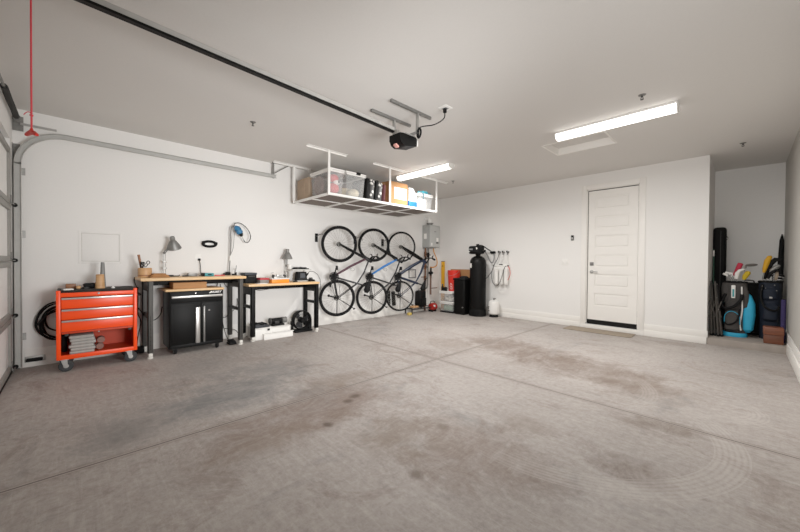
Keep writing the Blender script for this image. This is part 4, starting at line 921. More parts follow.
t.part('tank_body', MB().tube([(.26, -.66, .12), (.26, -.64, .12), (.26, -.50, .12), (.26, -.48, .12)], [.05, .09, .09, .05], 24), mat('dull_red_tank', '#a3211b', .45))
t.part('foot_bracket', MB().box(.19, .33, -.66, -.64, 0, .05, bev=.004).box(.19, .33, -.54, -.52, 0, .05, bev=.004), 'blackm'); t.part('gauge', MB().cyl((.335, -.62, .15), (.365, -.62, .15), .024), 'wplast')
t.part('carry_handle', MB().tube(curve([(.26, -.66, .20), (.26, -.65, .25), (.26, -.53, .25), (.26, -.52, .20)]), .009), 'blackm')

# ------------------------------------------------------------------ along the back wall
def clear_bin(name, label, x0, x1, y0, y1, z0, z1, lid_m, group, taper=.9, lid_h=.028):
    t = Thing(name, label, 'storage bin', ((x0+x1)/2, (y0+y1)/2, z0), group=group)
    b = MB().box(x0+.012, x1-.012, y0+.012, y1-.012, z0, z1-lid_h, bev=.02, seg=2, taper=taper)
    t.part('bin_body', b, 'clear')
    t.part('rim', MB().box(x0+.006, x1-.006, y0+.006, y0+.018, z1-lid_h-.028, z1-lid_h-.004).box(x0+.006, x1-.006, y1-.018, y1-.006, z1-lid_h-.028, z1-lid_h-.004).box(x0+.006, x0+.018, y0+.006, y1-.006, z1-lid_h-.028, z1-lid_h-.004).box(x1-.018, x1-.006, y0+.006, y1-.006, z1-lid_h-.028, z1-lid_h-.004), 'wplast')
    t.part('lid', MB().box(x0, x1, y0, y1, z1-lid_h, z1, bev=.008), lid_m)
    return t
grn = mat('muted_green_cloth', '#8fa98f', .8, var=.2, scale=14); wht = mat('whitish_clutter', '#c9c6be', .8, var=.35, scale=16)
clear_bin('clear_bin', 'clear storage bin with green cloth inside, lower of two by the water tanks', .40, .825, -.50, -.12, .03, .265, 'wplast', 'clear bins by the water tanks')
clear_bin('clear_bin', 'clear storage bin with whitish clutter, upper of two by the water tanks', .385, .83, -.515, -.105, .267, .52, 'wplast', 'clear bins by the water tanks')
single('plinth_board', 'black low plinth under the clear bins', 'plinth', MB().box(.42, .81, -.49, -.13, 0, .029, bev=.004), 'blackm', (.66, -.3, 0))
single('green_cloth', 'muted green cloth folded inside the lower clear bin', 'cloth', MB().box(.47, .76, -.44, -.2, .04, .19, bev=.05, seg=3), grn, (.66, -.3, .04))
single('bin_clutter', 'whitish odds and ends inside the upper clear bin', 'clutter', MB().ball((.56, -.34, .345), .07, 1.2, 1.2, .9).ball((.74, -.36, .34), .065, 1.3, 1.2, .9).box(.62, .70, -.42, -.3, .28, .42, bev=.01, rot=(0, .2, .3)), wht, (.66, -.32, .28))
# stacked red buckets
for k in range(3):
    zb = .521 + k*.055; top = .395
    h0 = 0 if k == 0 else .0
    t = Thing('bucket', 'red plastic bucket, ' + ('lowest of the nested stack with a white emblem', 'middle of the nested stack', 'topmost of the nested stack with a handle')[k], 'bucket', (.665, -.262, zb), group='nested red buckets')
    # nested shells: a thin wall, so each sits down inside the next
    pr = [(.001, .0), (.122, .0), (.125, .006), (.150, top-.03), (.156, top-.028), (.156, top), (.146, top), (.143, top-.03), (.119, .010), (.001, .010)]
    if k: pr = [(.001, .02), (.112, .02), (.115, .026), (.139, top-.06), (.150, top-.058), (.156, top-.03), (.156, top), (.146, top), (.136, top-.05), (.109, .030), (.001, .030)]
    t.part('bucket_shell', MB().lathe(pr, (.665, -.262, zb), seg=36), 'red')
    if k == 0:
        em = MB(); cx, cz = -.62, .17
        def patch(poly):
            vs = []
            for a, z in poly:
                r = .1255 + (z/top)*.0262
                vs.append(em.bm.verts.new((.665 + r*math.cos(a), -.262 + r*math.sin(a), zb+z)))
            em.bm.faces.new(vs)
        A = -PI/2 + .12
        for i in range(6):
            z0 = .05 + i*.025; wdt = (.28, .36, .22, .32, .24, .12)[i]
            patch([(A-wdt, z0), (A, z0-.004), (A+wdt, z0), (A+wdt*.8, z0+.017), (A, z0+.02), (A-wdt*.8, z0+.017)])
        t.part('emblem', em, 'wplast')
    if k == 2: t.part('bail_handle', MB().tube(curve([(.509, -.262, zb+top-.02), (.525, -.382, zb+top-.09), (.665, -.437, zb+top-.13), (.805, -.382, zb+top-.09), (.821, -.262, zb+top-.02)]), .003), 'galv')
single('black_shoe', 'black shoe lying on the upper clear bin beside the buckets', 'shoe', MB().tube([(.45, -.46, .56), (.50, -.45, .565), (.555, -.44, .575), (.585, -.435, .575)], [.028, .04, .05, .035], 14).box(.43, .60, -.48, -.425, .521, .545, bev=.01), 'blackm', (.54, -.42, .521))
t = Thing('spray_bottle', 'small black bottle on the near corner of the upper clear bin', 'bottle', (.44, -.42, .521))
t.part('bottle_body', MB().lathe([(.001, 0), (.03, 0), (.032, .006), (.032, .09), (.014, .115), (.014, .13), (.001, .13)], (.44, -.42, .521)), 'blackm'); t.part('cap', MB().cyl((.44, -.42, .651), (.44, -.42, .685), .017), 'dgray')
single('cardboard_sheet', 'brown cardboard sheet propped behind buckets and black tanks', 'cardboard', MB().box(.42, 1.16, -.085, -.075, .0, 1.05, bev=.002, rot=(-.025, 0, 0)), 'kraft', (.8, -.05, 0))
t = Thing('spirit_level', 'yellow spirit level standing upright against the back wall', 'level', (.22, -.15, .0))
lv = MB().box(.13, .23, -.10, -.065, .0, 1.24, bev=.005)
t.part('beam', lv, 'yellow'); t.part('vial_window', MB().box(.16, .20, -.103, -.099, .60, .66), 'wplast')
t.part('logo', MB().prism([(.155, 1.10), (.18, 1.15), (.205, 1.10), (.193, 1.10), (.18, 1.128), (.167, 1.10)], 'y', -.102, -.1), 'blackm'); t.part('end_cap', MB()  .box(.128, .232, -.102, -.063, 1.235, 1.25, bev=.003), 'blackm')
t = Thing('brine_tank', 'black squarish brine tank with a domed lid beside the water softener', 'tank', (1.03, -.35, 0))
t.part('tank_body', MB().box(.84, 1.165, -.53, -.18, 0, .82, bev=.045, seg=4, taper=.95), 'black')
t.part('lid', MB().box(.835, 1.172, -.54, -.17, .80, .855, bev=.02, seg=3).lathe([(.001, .05), (.06, .048), (.1, .03), (.115, 0), (.001, 0)][::-1], (1.02, -.34, .852)), 'blackm')
t.part('hose_fitting', MB().cyl((1.12, -.50, .18), (1.12, -.545, .18), .012), 'galv')
t = Thing('water_softener', 'tall black cylindrical water softener with a control valve on top', 'water softener', (1.37, -.30, 0))
sx, sy, sr = 1.372, -.30, .185
t.part('tank_shell', MB().lathe([(.001, .06), (sr-.004, .06), (sr, .10), (sr, 1.20), (sr-.01, 1.27), (sr-.045, 1.33), (sr-.10, 1.365), (.05, 1.375), (.05, 1.40), (.001, 1.40)], (sx, sy, 0), seg=40), 'black')
t.part('foot', MB().lathe([(.001, 0), (sr+.008, 0), (sr+.012, .02), (sr+.006, .15), (sr-.004, .16), (.001, .16)], (sx, sy, 0), seg=40), 'blackm')
lb = MB()
def cyl_label(b, a0, a1, z0, z1, r):
    n = 6; v = [[b.bm.verts.new((sx + r*math.cos(a0+(a1-a0)*i/n), sy + r*math.sin(a0+(a1-a0)*i/n), z)) for i in range(n+1)] for z in (z0, z1)]
    for i in range(n): b.bm.faces.new((v[0][i], v[0][i+1], v[1][i+1], v[1][i]))
cyl_label(lb, -PI/2-.75, -PI/2-.28, 1.10, 1.20, sr+.001)
t.part('sticker', lb, 'wplast', label='white sticker')
vh = t.part('valve_head', MB().cyl((sx, sy, 1.39), (sx, sy, 1.44), .06).box(sx-.17, sx+.12, sy-.16, sy+.10, 1.415, 1.60, bev=.045, seg=4).box(sx-.14, sx+.07, sy-.175, sy-.10, 1.44, 1.58, bev=.03, seg=3), 'blackm')
t.part('display', MB().box(sx-.13, sx-.03, sy-.178, sy-.173, 1.505, 1.54), 'gray', vh); t.part('button_label', MB().box(sx-.17, sx-.11, sy-.178, sy-.172, 1.462, 1.478), 'wplast', vh)
t.part('bypass', MB().cyl((sx+.0, sy-.02, 1.59), (sx+.0, sy-.02, 1.645), .035).cyl((sx+.08, sy+.02, 1.49), (sx+.17, sy+.04, 1.48), .03), 'blackm', vh)
t.part('meter_cap', MB().cyl((sx+.06, sy-.17, 1.54), (sx+.06, sy-.13, 1.54), .022), 'wplast', vh)
t = Thing('softener_hose', 'pale grey looped hose from the softener valve to the wall outlets', 'hose', (1.55, -.1, 1.44))
t.part('hose_loop', MB().tube(curve([(sx+.16, sy+.03, 1.48), (1.56, -.2, 1.38), (1.59, -.14, 1.25), (1.62, -.09, 1.22), (1.64, -.06, 1.30), (1.64, -.05, 1.42), (1.63, -.03, 1.45)]), .011), 'gray')
t.part('supply_hose', MB().tube(curve([(sx+.02, sy-.04, 1.60), (sx+.10, sy+.0, 1.61), (1.55, -.15, 1.52), (1.61, -.08, 1.46), (1.63, -.03, 1.45)]), .012), 'cable')
for x in (1.55, 1.62):
    t = Thing('wall_valve', ('dark round valve on back wall next to the softener head', 'dark round valve on back wall, second from the softener head')[x > 1.6], 'valve', (x, 0, 1.455), group='valves on the back wall')
    t.part('flange', MB().cyl((x, 0, 1.455), (x, -.008, 1.455), .036), 'galv'); t.part('valve_body', MB().cyl((x, -.008, 1.455), (x, -.06, 1.455), .02 if x < 1.6 else .032), 'blackm')
for k, x in enumerate((1.755, 1.855, 1.96)):
    t = Thing('angle_valve', 'chrome shut-off valve above the filter, ' + ('nearest the softener of', 'middle of', 'farthest from the softener of')[k] + ' three in a row', 'valve', (x, 0, 1.46), group='shut-off valves above the water filter')
    t.part('flange', MB().cyl((x, 0, 1.46), (x, -.006, 1.46), .028), 'chrome'); t.part('valve_body', MB().cyl((x, -.006, 1.46), (x, -.055, 1.46), .014).cyl((x, -.04, 1.46), (x, -.04, 1.40), .012), 'galvd'); t.part('knob', MB().box(x-.018, x+.018, -.07, -.055, 1.45, 1.49, bev=.006), 'dgray')
# reverse-osmosis filter
FDX = -.045
t = Thing('water_filter', 'white under-bracket water filter with three canisters on back wall', 'water filter', (1.87, -.06, .75))
t.part('bracket', MB().box(1.655, 2.005, -.02, -.001, 1.02, 1.14, bev=.004).box(1.655, 2.005, -.11, -.02, 1.06, 1.13, bev=.012), 'wplast')
for x in (1.71, 1.83, 1.95):
    cn = t.part('canister', MB().lathe([(.001, 0), (.03, 0), (.046, .02), (.05, .06), (.05, .31), (.054, .315), (.054, .33), (.001, .33)], (x, -.07, .73), seg=24), 'wplast')
    t.part('collar', MB().lathe([(.045, 0), (.057, .003), (.057, .045), (.045, .048)], (x, -.07, 1.015), cap=False), 'white', cn)
t.part('membrane_housing', MB().tube([(1.655, -.07, 1.155), (1.675, -.07, 1.155), (1.955, -.07, 1.155), (1.975, -.07, 1.155)], [.01, .024, .024, .01], 14), 'wplast')
t.part('fittings', MB().cyl((1.635, -.07, 1.155), (1.675, -.07, 1.155), .012).cyl((1.965, -.07, 1.155), (2.015, -.07, 1.155), .012).cyl((1.795, -.1, 1.18), (1.875, -.1, 1.18), .01), 'blackm')
pg = 'tubes of the water filter'
def tubing(name, label, pts, m, r=.006):
    pts = [(p[0]+FDX, p[1], p[2]) for p in pts]; single(name, label, 'tube', MB().tube(curve(pts, 7), r, 8), m, pts[0], group=pg)
tubing('filter_tube', 'black tube dropping from the nearest wall valve down past the filter', [(1.80, -.04, 1.41), (1.77, -.06, 1.30), (1.71, -.10, 1.16), (1.665, -.12, .95), (1.70, -.13, .78), (1.78, -.13, .70), (1.86, -.13, .74)], 'cable')
tubing('filter_tube', 'black tube rising across the front of the filter canisters', [(1.80, -.135, .69), (1.88, -.14, .78), (1.94, -.13, .95), (1.97, -.12, 1.08), (2.0, -.09, 1.155)], 'cable')
tubing('filter_tube', 'white tube dropping from the middle wall valve to the filter', [(1.90, -.04, 1.41), (1.89, -.05, 1.32), (1.83, -.08, 1.22), (1.79, -.09, 1.16)], 'wplast')
tubing('filter_tube', 'white tube dropping from the farthest wall valve to the filter', [(2.005, -.04, 1.41), (2.0, -.05, 1.3), (2.03, -.06, 1.22), (2.05, -.07, 1.16)], 'wplast')
tubing('filter_tube', 'red tube looping at the side of the filter', [(2.04, -.07, 1.15), (2.085, -.08, 1.08), (2.10, -.08, .98), (2.07, -.08, .88), (2.04, -.08, .84)], 'red')
tubing('filter_tube', 'pale tube looping under the filter canisters', [(1.755, -.07, .72), (1.78, -.08, .62), (1.88, -.08, .57), (2.0, -.08, .60), (2.05, -.06, .70)], 'wplast', .004)
tubing('filter_tube', 'black drain line slanting from the softener up to the filter', [(1.54, -.18, .84), (1.60, -.14, .92), (1.67, -.10, 1.04), (1.70, -.08, 1.13)], 'cable')
t = Thing('pressure_tank', 'small white round pressure tank on floor beside the water softener', 'tank', (1.70, -.16, 0))
t.part('tank_body', MB().lathe([(.001, .05), (.08, .05), (.115, .08), (.122, .12), (.122, .30), (.11, .345), (.06, .375), (.001, .378)], (1.715, -.17, 0), seg=32), 'wplast')
t.part('tank_base', MB().lathe([(.001, 0), (.10, 0), (.10, .02), (.085, .07), (.001, .07)], (1.715, -.17, 0), seg=28), 'blackm'); t.part('valve', MB().cyl((1.715, -.17, .375), (1.715, -.17, .42), .014).box(1.70, 1.76, -.18, -.16, .405, .425, bev=.003), 'galvd')
t.part('printed_label', MB().box(1.64, 1.66, -.291, -.286, .19, .21).box(1.64, 1.67, -.291, -.286, .23, .24).box(1.65, 1.67, -.2905, -.286, .13, .165), 'blackm')
# keypad, switch, door mat
t = Thing('keypad', 'small black keypad on the wall beside the entry door', 'keypad', (3.305, 0, 1.71))
t.part('case', MB().box(3.28, 3.33, -.022, 0, 1.665, 1.765, bev=.008), 'blackm'); t.part('button_face', MB().box(3.29, 3.32, -.026, -.02, 1.68, 1.725, bev=.003), 'galv')
t = Thing('light_switch', 'white double light switch on the wall beside the entry door', 'switch', (3.17, 0, 1.245))
t.part('plate', MB().box(3.11, 3.225, -.007, 0, 1.185, 1.305, bev=.003), 'wplast')
for x in (3.14, 3.195): t.part('rocker', MB().box(x-.016, x+.016, -.012, -.005, 1.215, 1.275, bev=.003), 'white')
single('door_mat', 'thin tan coir door mat on floor below the entry door', 'mat', MB().box(3.30, 4.36, -.42, -.045, 0.0005, .014, bev=.005), mat('tan_coir', '#8f8272', .95, var=.2, scale=60, bump=.5), (3.83, -.23, 0))
# ------------------------------------------------------------------ ceiling rack
ry0, ry1, rx0, rx1, rzz = -4.215, -1.69, .15, 1.285, 2.262
t = Thing('ceiling_rack', 'white steel storage rack hung from the ceiling along the wall', 'rack', ((rx0+rx1)/2, (ry0+ry1)/2, rzz))
t.part('deck_frame', MB().box(rx0, rx1, ry0, ry0+.03, rzz-.035, rzz, bev=.002).box(rx0, rx1, ry1-.03, ry1, rzz-.035, rzz, bev=.002)
       .box(rx0, rx0+.03, ry0+.03, ry1-.03, rzz-.035, rzz).box(rx1-.03, rx1, ry0+.03, ry1-.03, rzz-.035, rzz), 'white')
for y in (-3.59, -2.965, -2.33): t.part('crossbar', MB().box(rx0+.03, rx1-.03, y-.025, y+.025, rzz-.033, rzz-.005), 'white')
t.part('spine_bar', MB().box((rx0+rx1)/2-.02, (rx0+rx1)/2+.02, ry0+.03, ry1-.03, rzz-.031, rzz-.008), 'white')
ms = MB()
for i in range(1, 15): ms.cyl((rx0+.03+i*.072, ry0+.01, rzz-.004), (rx0+.03+i*.072, ry1-.01, rzz-.004), .0022, seg=5)
for i in range(1, 34): ms.cyl((rx0+.01, ry0+.01+i*.0745, rzz-.0085), (rx1-.01, ry0+.01+i*.0745, rzz-.0085), .0022, seg=5)
t.part('wire_deck', ms, 'white')
dkp = mat('dark_deck_shade', '#6e645d', .8, var=.2, scale=40)  # added sheets: dark mesh look and shade under the load put into one colour
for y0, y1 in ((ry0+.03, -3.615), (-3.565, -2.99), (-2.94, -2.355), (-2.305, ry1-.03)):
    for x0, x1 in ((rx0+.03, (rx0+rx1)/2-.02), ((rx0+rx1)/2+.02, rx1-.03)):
        t.part('deck_shade_panel', MB().box(x0, x1, y0, y1, rzz-.022, rzz-.012), dkp)
for x, ya in ((rx1, 0), (rx0+.02, 0)):
    for (y, s0, s1) in ((ry0+.005, -4.575, -3.885), (-2.97, -3.345, -2.615), (ry1-.005, -2.13, -1.34)):
        if x < 1 and abs(y+2.97) < .1: continue
        po = t.part('post', MB().box(x-.012, x+.002, y-.018, y+.018, rzz-.03, H-.006), 'white')
        sb = MB().box(x-.022, x+.022, s0, s1, H-.006, H, bev=.002).box(x-.022, x-.018, s0, s1, H-.028, H-.004)
        t.part('ceiling_strip', sb, 'white', po)
Z0 = rzz + .002
brnp = mat('brownish_pillow', '#8a746c', .85, var=.1); redp = mat('soft_red', '#d0575a', .7, var=.1); smoky = mat('smoky_lid', '#cfcfcd', .4, alpha=.8)
clear_bin('storage_bin', 'large translucent bin with brown and red things inside, at the near end of the rack', .62, 1.225, -4.165, -3.885, Z0, Z0+.40, 'wplast', 'translucent bins on the ceiling rack')
single('round_cushion', 'brown round cushion seen inside the near translucent bin', 'cushion', MB().lathe([(.001, -.03), (.12, -.03), (.135, -.012), (.135, .012), (.12, .03), (.001, .03)], (.80, -4.10, Z0+.19), (PI/2, 0, 0), 30, 1, 1.15), brnp, (.8, -4.09, Z0+.02))
t = Thing('plush_toy', 'red and white soft toy seen inside the near translucent bin', 'soft toy', (1.1, -4.0, Z0+.02))
t.part('body', MB().ball((1.11, -4.02, Z0+.11), .085, .9, 1.1, 1.0).ball((1.11, -4.02, Z0+.27), .08, .9, 1, .8), redp); t.part('face', MB().ball((1.15, -3.99, Z0+.20), .05, .8, 1.1, .8), 'wplast'); t.part('dark_patch', MB().ball((1.17, -3.975, Z0+.205), .026, .9, 1, .8), 'blackm')
clear_bin('storage_bin', 'translucent bin with a black latch on its lid, second along the rack', .60, 1.225, -3.86, -3.455, Z0, Z0+.405, 'wplast', 'translucent bins on the ceiling rack').part('latch', MB().box(1.15, 1.24, -3.66, -3.58, Z0+.37, Z0+.415, bev=.008).box(1.13, 1.22, -3.64, -3.46, Z0+.405, Z0+.418, bev=.004), 'blackm')
single('cream_bundle', 'cream bundle seen inside the second translucent bin', 'bundle', MB().ball((1.08, -3.62, Z0+.09), .10, 1, 1, .75).box(.75, .95, -3.75, -3.55, Z0+.02, Z0+.20, bev=.03), mat('cream_cloth', '#e0d3b8', .9), (1.0, -3.65, Z0+.02))
single('carton', 'dull tan cardboard box at the wall side of the rack near end', 'box', MB().box(.18, .58, -4.16, -3.72, Z0, Z0+.36, bev=.004).box(.30, .44, -4.162, -4.16, Z0+.0, Z0+.36), mat('dull_kraft', '#a08a74', .85), (.38, -3.95, Z0))
pat = bpy.data.materials.new('black_white_print'); pat.use_nodes = True
_n = pat.node_tree.nodes; _l = pat.node_tree.links
_t = _n.new('ShaderNodeTexCoord'); _v = _n.new('ShaderNodeTexVoronoi'); _v.inputs['Scale'].default_value = 16; _r = _n.new('ShaderNodeValToRGB')
_r.color_ramp.elements[0].position = .32; _r.color_ramp.elements[0].color = lin('#dedbd6')+(1,); _r.color_ramp.elements[1].position = .45; _r.color_ramp.elements[1].color = lin('#3a3838')+(1,)
_l.new(_t.outputs['Object'], _v.inputs['Vector']); _l.new(_v.outputs['Distance'], _r.inputs['Fac']); _l.new(_r.outputs['Color'], _n['Principled BSDF'].inputs['Base Color'])
M['print'] = pat
for k, (y, w, m, lab, tilt) in enumerate(((-3.40, .075, 'blackm', 'black tote bag leaning next to the latched bin', .06), (-3.315, .085, 'print', 'black and white patterned bag between two black ones', .12), (-3.215, .055, 'blackm', 'black slim bag between the two patterned ones', .16),
                                          (-3.135, .085, 'print', 'black and white patterned bag leaning toward the maroon folder', .2), (-3.03, .04, mat('dull_maroon', '#6d3f45', .7), 'dull maroon folder standing by the brown picture carton', .1))):
    b = MB().box(.80, 1.21, y-w/2, y+w/2, Z0, Z0+.37-.012*k, bev=.016, seg=2, rot=(tilt*-.55, 0, 0))
    b.bm.verts.ensure_lookup_table(); dz = Z0 - min(v.co.z for v in b.bm.verts)
    bmesh.ops.translate(b.bm, verts=b.bm.verts, vec=(0, 0, dz))
    t = Thing('tote_bag', lab, 'bag', (1.0, y, Z0), group='bags on the ceiling rack')
    t.part('bag_body', b, m)
    if k < 4: t.part('bag_handle', MB().tube(curve([(.9, y+.02*tilt*10, Z0+.36-.012*k), (.92, y+.03*tilt*8, Z0+.395), (1.08, y+.03*tilt*8, Z0+.395), (1.1, y+.02*tilt*10, Z0+.36-.012*k)]), .007), 'blackm')
t = Thing('carton', 'brown carton with a white picture panel of a grey tree on the rack', 'box', (1.0, -2.67, Z0))
t.part('box_body', MB().box(.82, 1.20, -2.90, -2.445, Z0, Z0+.415, bev=.004), 'kraft', label='brown cardboard box')
t.part('tape', MB().box(.98, 1.04, -2.902, -2.443, Z0+.4155, Z0+.4165), mat('pale_tape', '#cdb08a', .4))
t.part('picture_panel', MB().box(1.2, 1.2025, -2.79, -2.48, Z0+.11, Z0+.32), 'wplast'); t.part('tree_print', MB().prism([(-2.58, Z0+.15), (-2.50, Z0+.15), (-2.515, Z0+.20), (-2.53, Z0+.28), (-2.555, Z0+.21)], 'x', 1.2025, 1.204), 'gray')
t = Thing('detergent_jug', 'white container with a slanted top and blue foot on the rack', 'container', (1.08, -2.29, Z0))
t.part('body', MB().prism([(-2.40, Z0+.12), (-2.185, Z0+.12), (-2.185, Z0+.25), (-2.29, Z0+.37), (-2.40, Z0+.37)], 'x', .95, 1.19), 'wplast'); t.part('blue_base', MB().box(.945, 1.195, -2.405, -2.18, Z0, Z0+.12, bev=.006), mat('strong_blue', '#1f62a8', .45))
clear_bin('storage_bin', 'whitish translucent bin with a teal bundle on its lid on the rack', .75, 1.225, -2.15, -1.73, Z0, Z0+.31, 'wplast', 'translucent bins on the ceiling rack')
single('white_bundle', 'white cloth bundle inside the far translucent bin', 'bundle', MB().box(.85, 1.15, -2.07, -1.82, Z0+.015, Z0+.25, bev=.05, seg=3), 'wplast', (1, -1.95, Z0+.015))
tb = MB().tube(curve([(1.12, -2.06, Z0+.35), (1.15, -1.98, Z0+.375), (1.12, -1.88, Z0+.37), (1.15, -1.80, Z0+.385), (1.08, -1.82, Z0+.36)]), [.03]*12+[.034]*13, 10) if False else MB()
for c, r in (((1.12, -2.05, .338), .028), ((1.16, -1.97, .345), .036), ((1.10, -1.95, .35), .04), ((1.14, -1.87, .35), .04), ((1.10, -1.80, .34), .032)): tb.ball((c[0], c[1], Z0+c[2]), r, 1.2, 1.2, .9)
t = Thing('teal_bundle', 'teal cloth bundle lying on the far translucent bin', 'bundle', (1.12, -1.93, Z0+.31))
t.part('cloth', tb, mat('teal_cloth', '#3d9db0', .8, var=.15)); t.part('strap', MB().tube(curve([(1.19, -2.07, Z0+.325), (1.238, -2.05, Z0+.29), (1.238, -2.04, Z0+.20)]), .012), mat('dim_teal', '#4f6d78', .8)); t.part('strap', MB().tube([(1.15, -1.80, Z0+.345), (1.17, -1.75, Z0+.335)], .013), M['dim_teal'] if 'dim_teal' in M else MATS['dim_teal'])

# ------------------------------------------------------------------ the alcove
G = .101
t = Thing('padded_bag', 'tall black padded bag standing upright in the alcove corner', 'bag', (5.35, 1.1, G))
t.part('bag_body', MB().box(5.258, 5.425, .98, 1.2, G, 1.86, bev=.045, seg=4), 'blackm'); t.part('zip', MB().box(5.35, 5.358, .972, .98, .3, 1.80), 'dgray')
t.part('strap', MB().tube(curve([(5.40, 1.05, 1.70), (5.43, 1.03, 1.69), (5.435, 1.03, 1.66), (5.40, 1.03, 1.63)]), .01), 'blackm'); t.part('buckle', MB().box(5.425, 5.445, 1.015, 1.035, 1.655, 1.68, bev=.003), 'galv')
t.part('tag', MB().box(5.285, 5.32, .972, .98, .80, .88, bev=.002), 'gray')
t = Thing('green_pole', 'thin dark green pole with a white clip leaning in the alcove corner', 'pole', (5.275, .85, G))
t.part('shaft', MB().cyl((5.285, .80, G), (5.272, .92, 1.47), .010), mat('dark_green', '#24493a', .5)); t.part('clip', MB().box(5.262, 5.284, .89, .91, 1.36, 1.46, bev=.003), 'wplast')
chm = mat('dark_taupe_tube', '#4a4642', .45, .3)
for k, (x, y, lean, lab) in enumerate(((5.30, .24, .015, 'against the alcove wall'), (5.362, .22, .03, 'next to the grey golf bag'))):
    t = Thing('folded_chair', 'folded dark camp chair standing ' + lab, 'chair', (x, y, G), group='folded camp chairs in the alcove')
    for i, (dx, dy, l2) in enumerate(((-.018, 0, .02), (.022, .03, -.03), (-.01, .08, .03), (.026, .11, -.02))):
        lg = t.part('leg', MB().cyl((x+dx+lean, y+dy, G), (x+dx-lean+l2*.6, y+dy, G+(.86, .80, .82, .78)[i]), .0115, seg=12), chm)
        t.part('rubber_foot', MB().cyl((x+dx+lean, y+dy, G-.0005), (x+dx+lean-.001, y+dy, G+.03), .016, seg=12), 'rubber', lg)
    t.part('brace', MB().cyl((x-.03, y-.006, G+.30), (x+.045, y-.006, G+.55), .008).cyl((x+.045, y-.006, G+.30), (x-.03, y-.006, G+.55), .008), chm)
    t.part('seat_fabric', MB().box(x-.02, x+.02, y+.02, y+.10, G+.38, G+.80, bev=.015, rot=(0, -.06, 0)), 'blackm')
    t.part('rivets', MB().ball((x+.01, y-.012, G+.42), .006).ball((x-.012, y-.012, G+.60), .006), 'chrome')

def shell(b, rings, seg=28):
    """a lofted body through oval rings (x, y, z, rx, ry)"""
    R = [[b.bm.verts.new((x + rx*math.copysign(abs(math.cos(a))**.8, math.cos(a)), y + ry*math.copysign(abs(math.sin(a))**.8, math.sin(a)), z)) for a in [2*PI*k/seg for k in range(seg)]] for x, y, z, rx, ry in rings]
    for p, q in zip(R, R[1:]):
        for k in range(seg): b.bm.faces.new((p[k], p[(k+1) % seg], q[(k+1) % seg], q[k]))
    b.bm.faces.new(R[0][::-1]); b.bm.faces.new(R[-1]); return b
charc = mat('charcoal_nylon', '#3d3a38', .85, var=.1, scale=40, bump=.2); sky = mat('sky_blue_nylon', '#2aa6d0', .6, var=.06); navyn = mat('navy_nylon', '#0b1524', .75, var=.15)
t = Thing('golf_bag', 'charcoal and sky-blue golf bag with clubs standing in the alcove', 'golf bag', (5.56, .50, G))
bx, by = 5.565, .52
t.part('bag_body', shell(MB(), [(bx, by, G+.05, .125, .12), (bx, by, G+.3, .13, .125), (bx-.005, by, G+.7, .13, .125), (bx-.01, by, G+.83, .125, .12), (bx-.01, by, G+.845, .115, .11)]), charc)
t.part('base', shell(MB(), [(bx-.02, by-.02, G, .145, .13), (bx-.02, by-.02, G+.03, .15, .135), (bx-.02, by-.02, G+.06, .14, .125)]), sky)
t.part('top_collar', MB().torus((bx-.01, by, G+.845), .118, .016, 'z', 32, 8), 'blackm')
t.part('side_pocket', shell(MB(), [(bx+.125, by-.04, G+.08, .03, .05), (bx+.128, by-.05, G+.13, .062, .085), (bx+.135, by-.05, G+.35, .075, .09), (bx+.135, by-.04, G+.52, .068, .085), (bx+.125, by-.03, G+.64, .04, .06), (bx+.115, by-.02, G+.68, .015, .02)]), sky, label='sky-blue side pocket')
t.part('chest_pocket', shell(MB(), [(bx+.10, by-.07, G+.42, .02, .03), (bx+.10, by-.085, G+.47, .04, .045), (bx+.095, by-.085, G+.70, .038, .045), (bx+.085, by-.07, G+.79, .02, .025)]), charc)
fp = t.part('front_pocket', shell(MB(), [(bx-.05, by-.10, G+.08, .05, .04), (bx-.045, by-.125, G+.12, .088, .065), (bx-.04, by-.13, G+.28, .092, .07), (bx-.045, by-.115, G+.40, .075, .05), (bx-.05, by-.09, G+.44, .04, .02)]), charc)
t.part('pocket_zip', MB().tube(curve([(bx-.13, by-.16, G+.20), (bx-.12, by-.18, G+.34), (bx-.05, by-.188, G+.40), (bx+.03, by-.18, G+.34), (bx+.045, by-.17, G+.20)]), .0045), sky, fp)
t.part('edge_trim', MB().tube(curve([(bx+.055, by-.14, G+.11), (bx+.045, by-.15, G+.22), (bx+.065, by-.145, G+.42), (bx+.06, by-.14, G+.62), (bx+.055, by-.125, G+.78)]), .0085), 'wplast', label='white edge trim')
t.part('towel_tag', MB().box(bx-.058, bx-.012, by-.155, by-.135, G+.60, G+.80, bev=.008), 'wplast'); t.part('tag_stripe', MB().box(bx-.046, bx-.024, by-.158, by-.15, G+.62, G+.74, bev=.003), 'teal')
t.part('side_pouch', shell(MB(), [(bx-.115, by-.04, G+.52, .03, .03), (bx-.12, by-.06, G+.58, .05, .05), (bx-.12, by-.055, G+.76, .055, .05), (bx-.12, by-.05, G+.83, .04, .04)]), charc)
t.part('carry_strap', MB().tube(curve([(bx-.12, by-.10, G+.66), (bx-.165, by-.13, G+.52), (bx-.13, by-.175, G+.44), (bx-.03, by-.19, G+.47), (bx+.05, by-.17, G+.58), (bx+.06, by-.14, G+.66)]), .021, 10), 'blackm')
t.part('stand_strap', MB().tube(curve([(bx+.04, by-.165, G+.44), (bx+.01, by-.20, G+.26), (bx-.08, by-.2, G+.19), (bx-.13, by-.17, G+.22)]), .011, 8), 'blackm')
def club(name, label, group, foot, top, head, m_head, cat='golf club'):
    t = Thing(name, label, cat, foot, group=group)
    t.part('shaft', MB().cyl(foot, top, .0055, seg=10), 'galv')
    t.part('club_head', head, m_head)
GZ = G + .40
T1 = G + .93
gp_ = 'clubs in the charcoal golf bag'
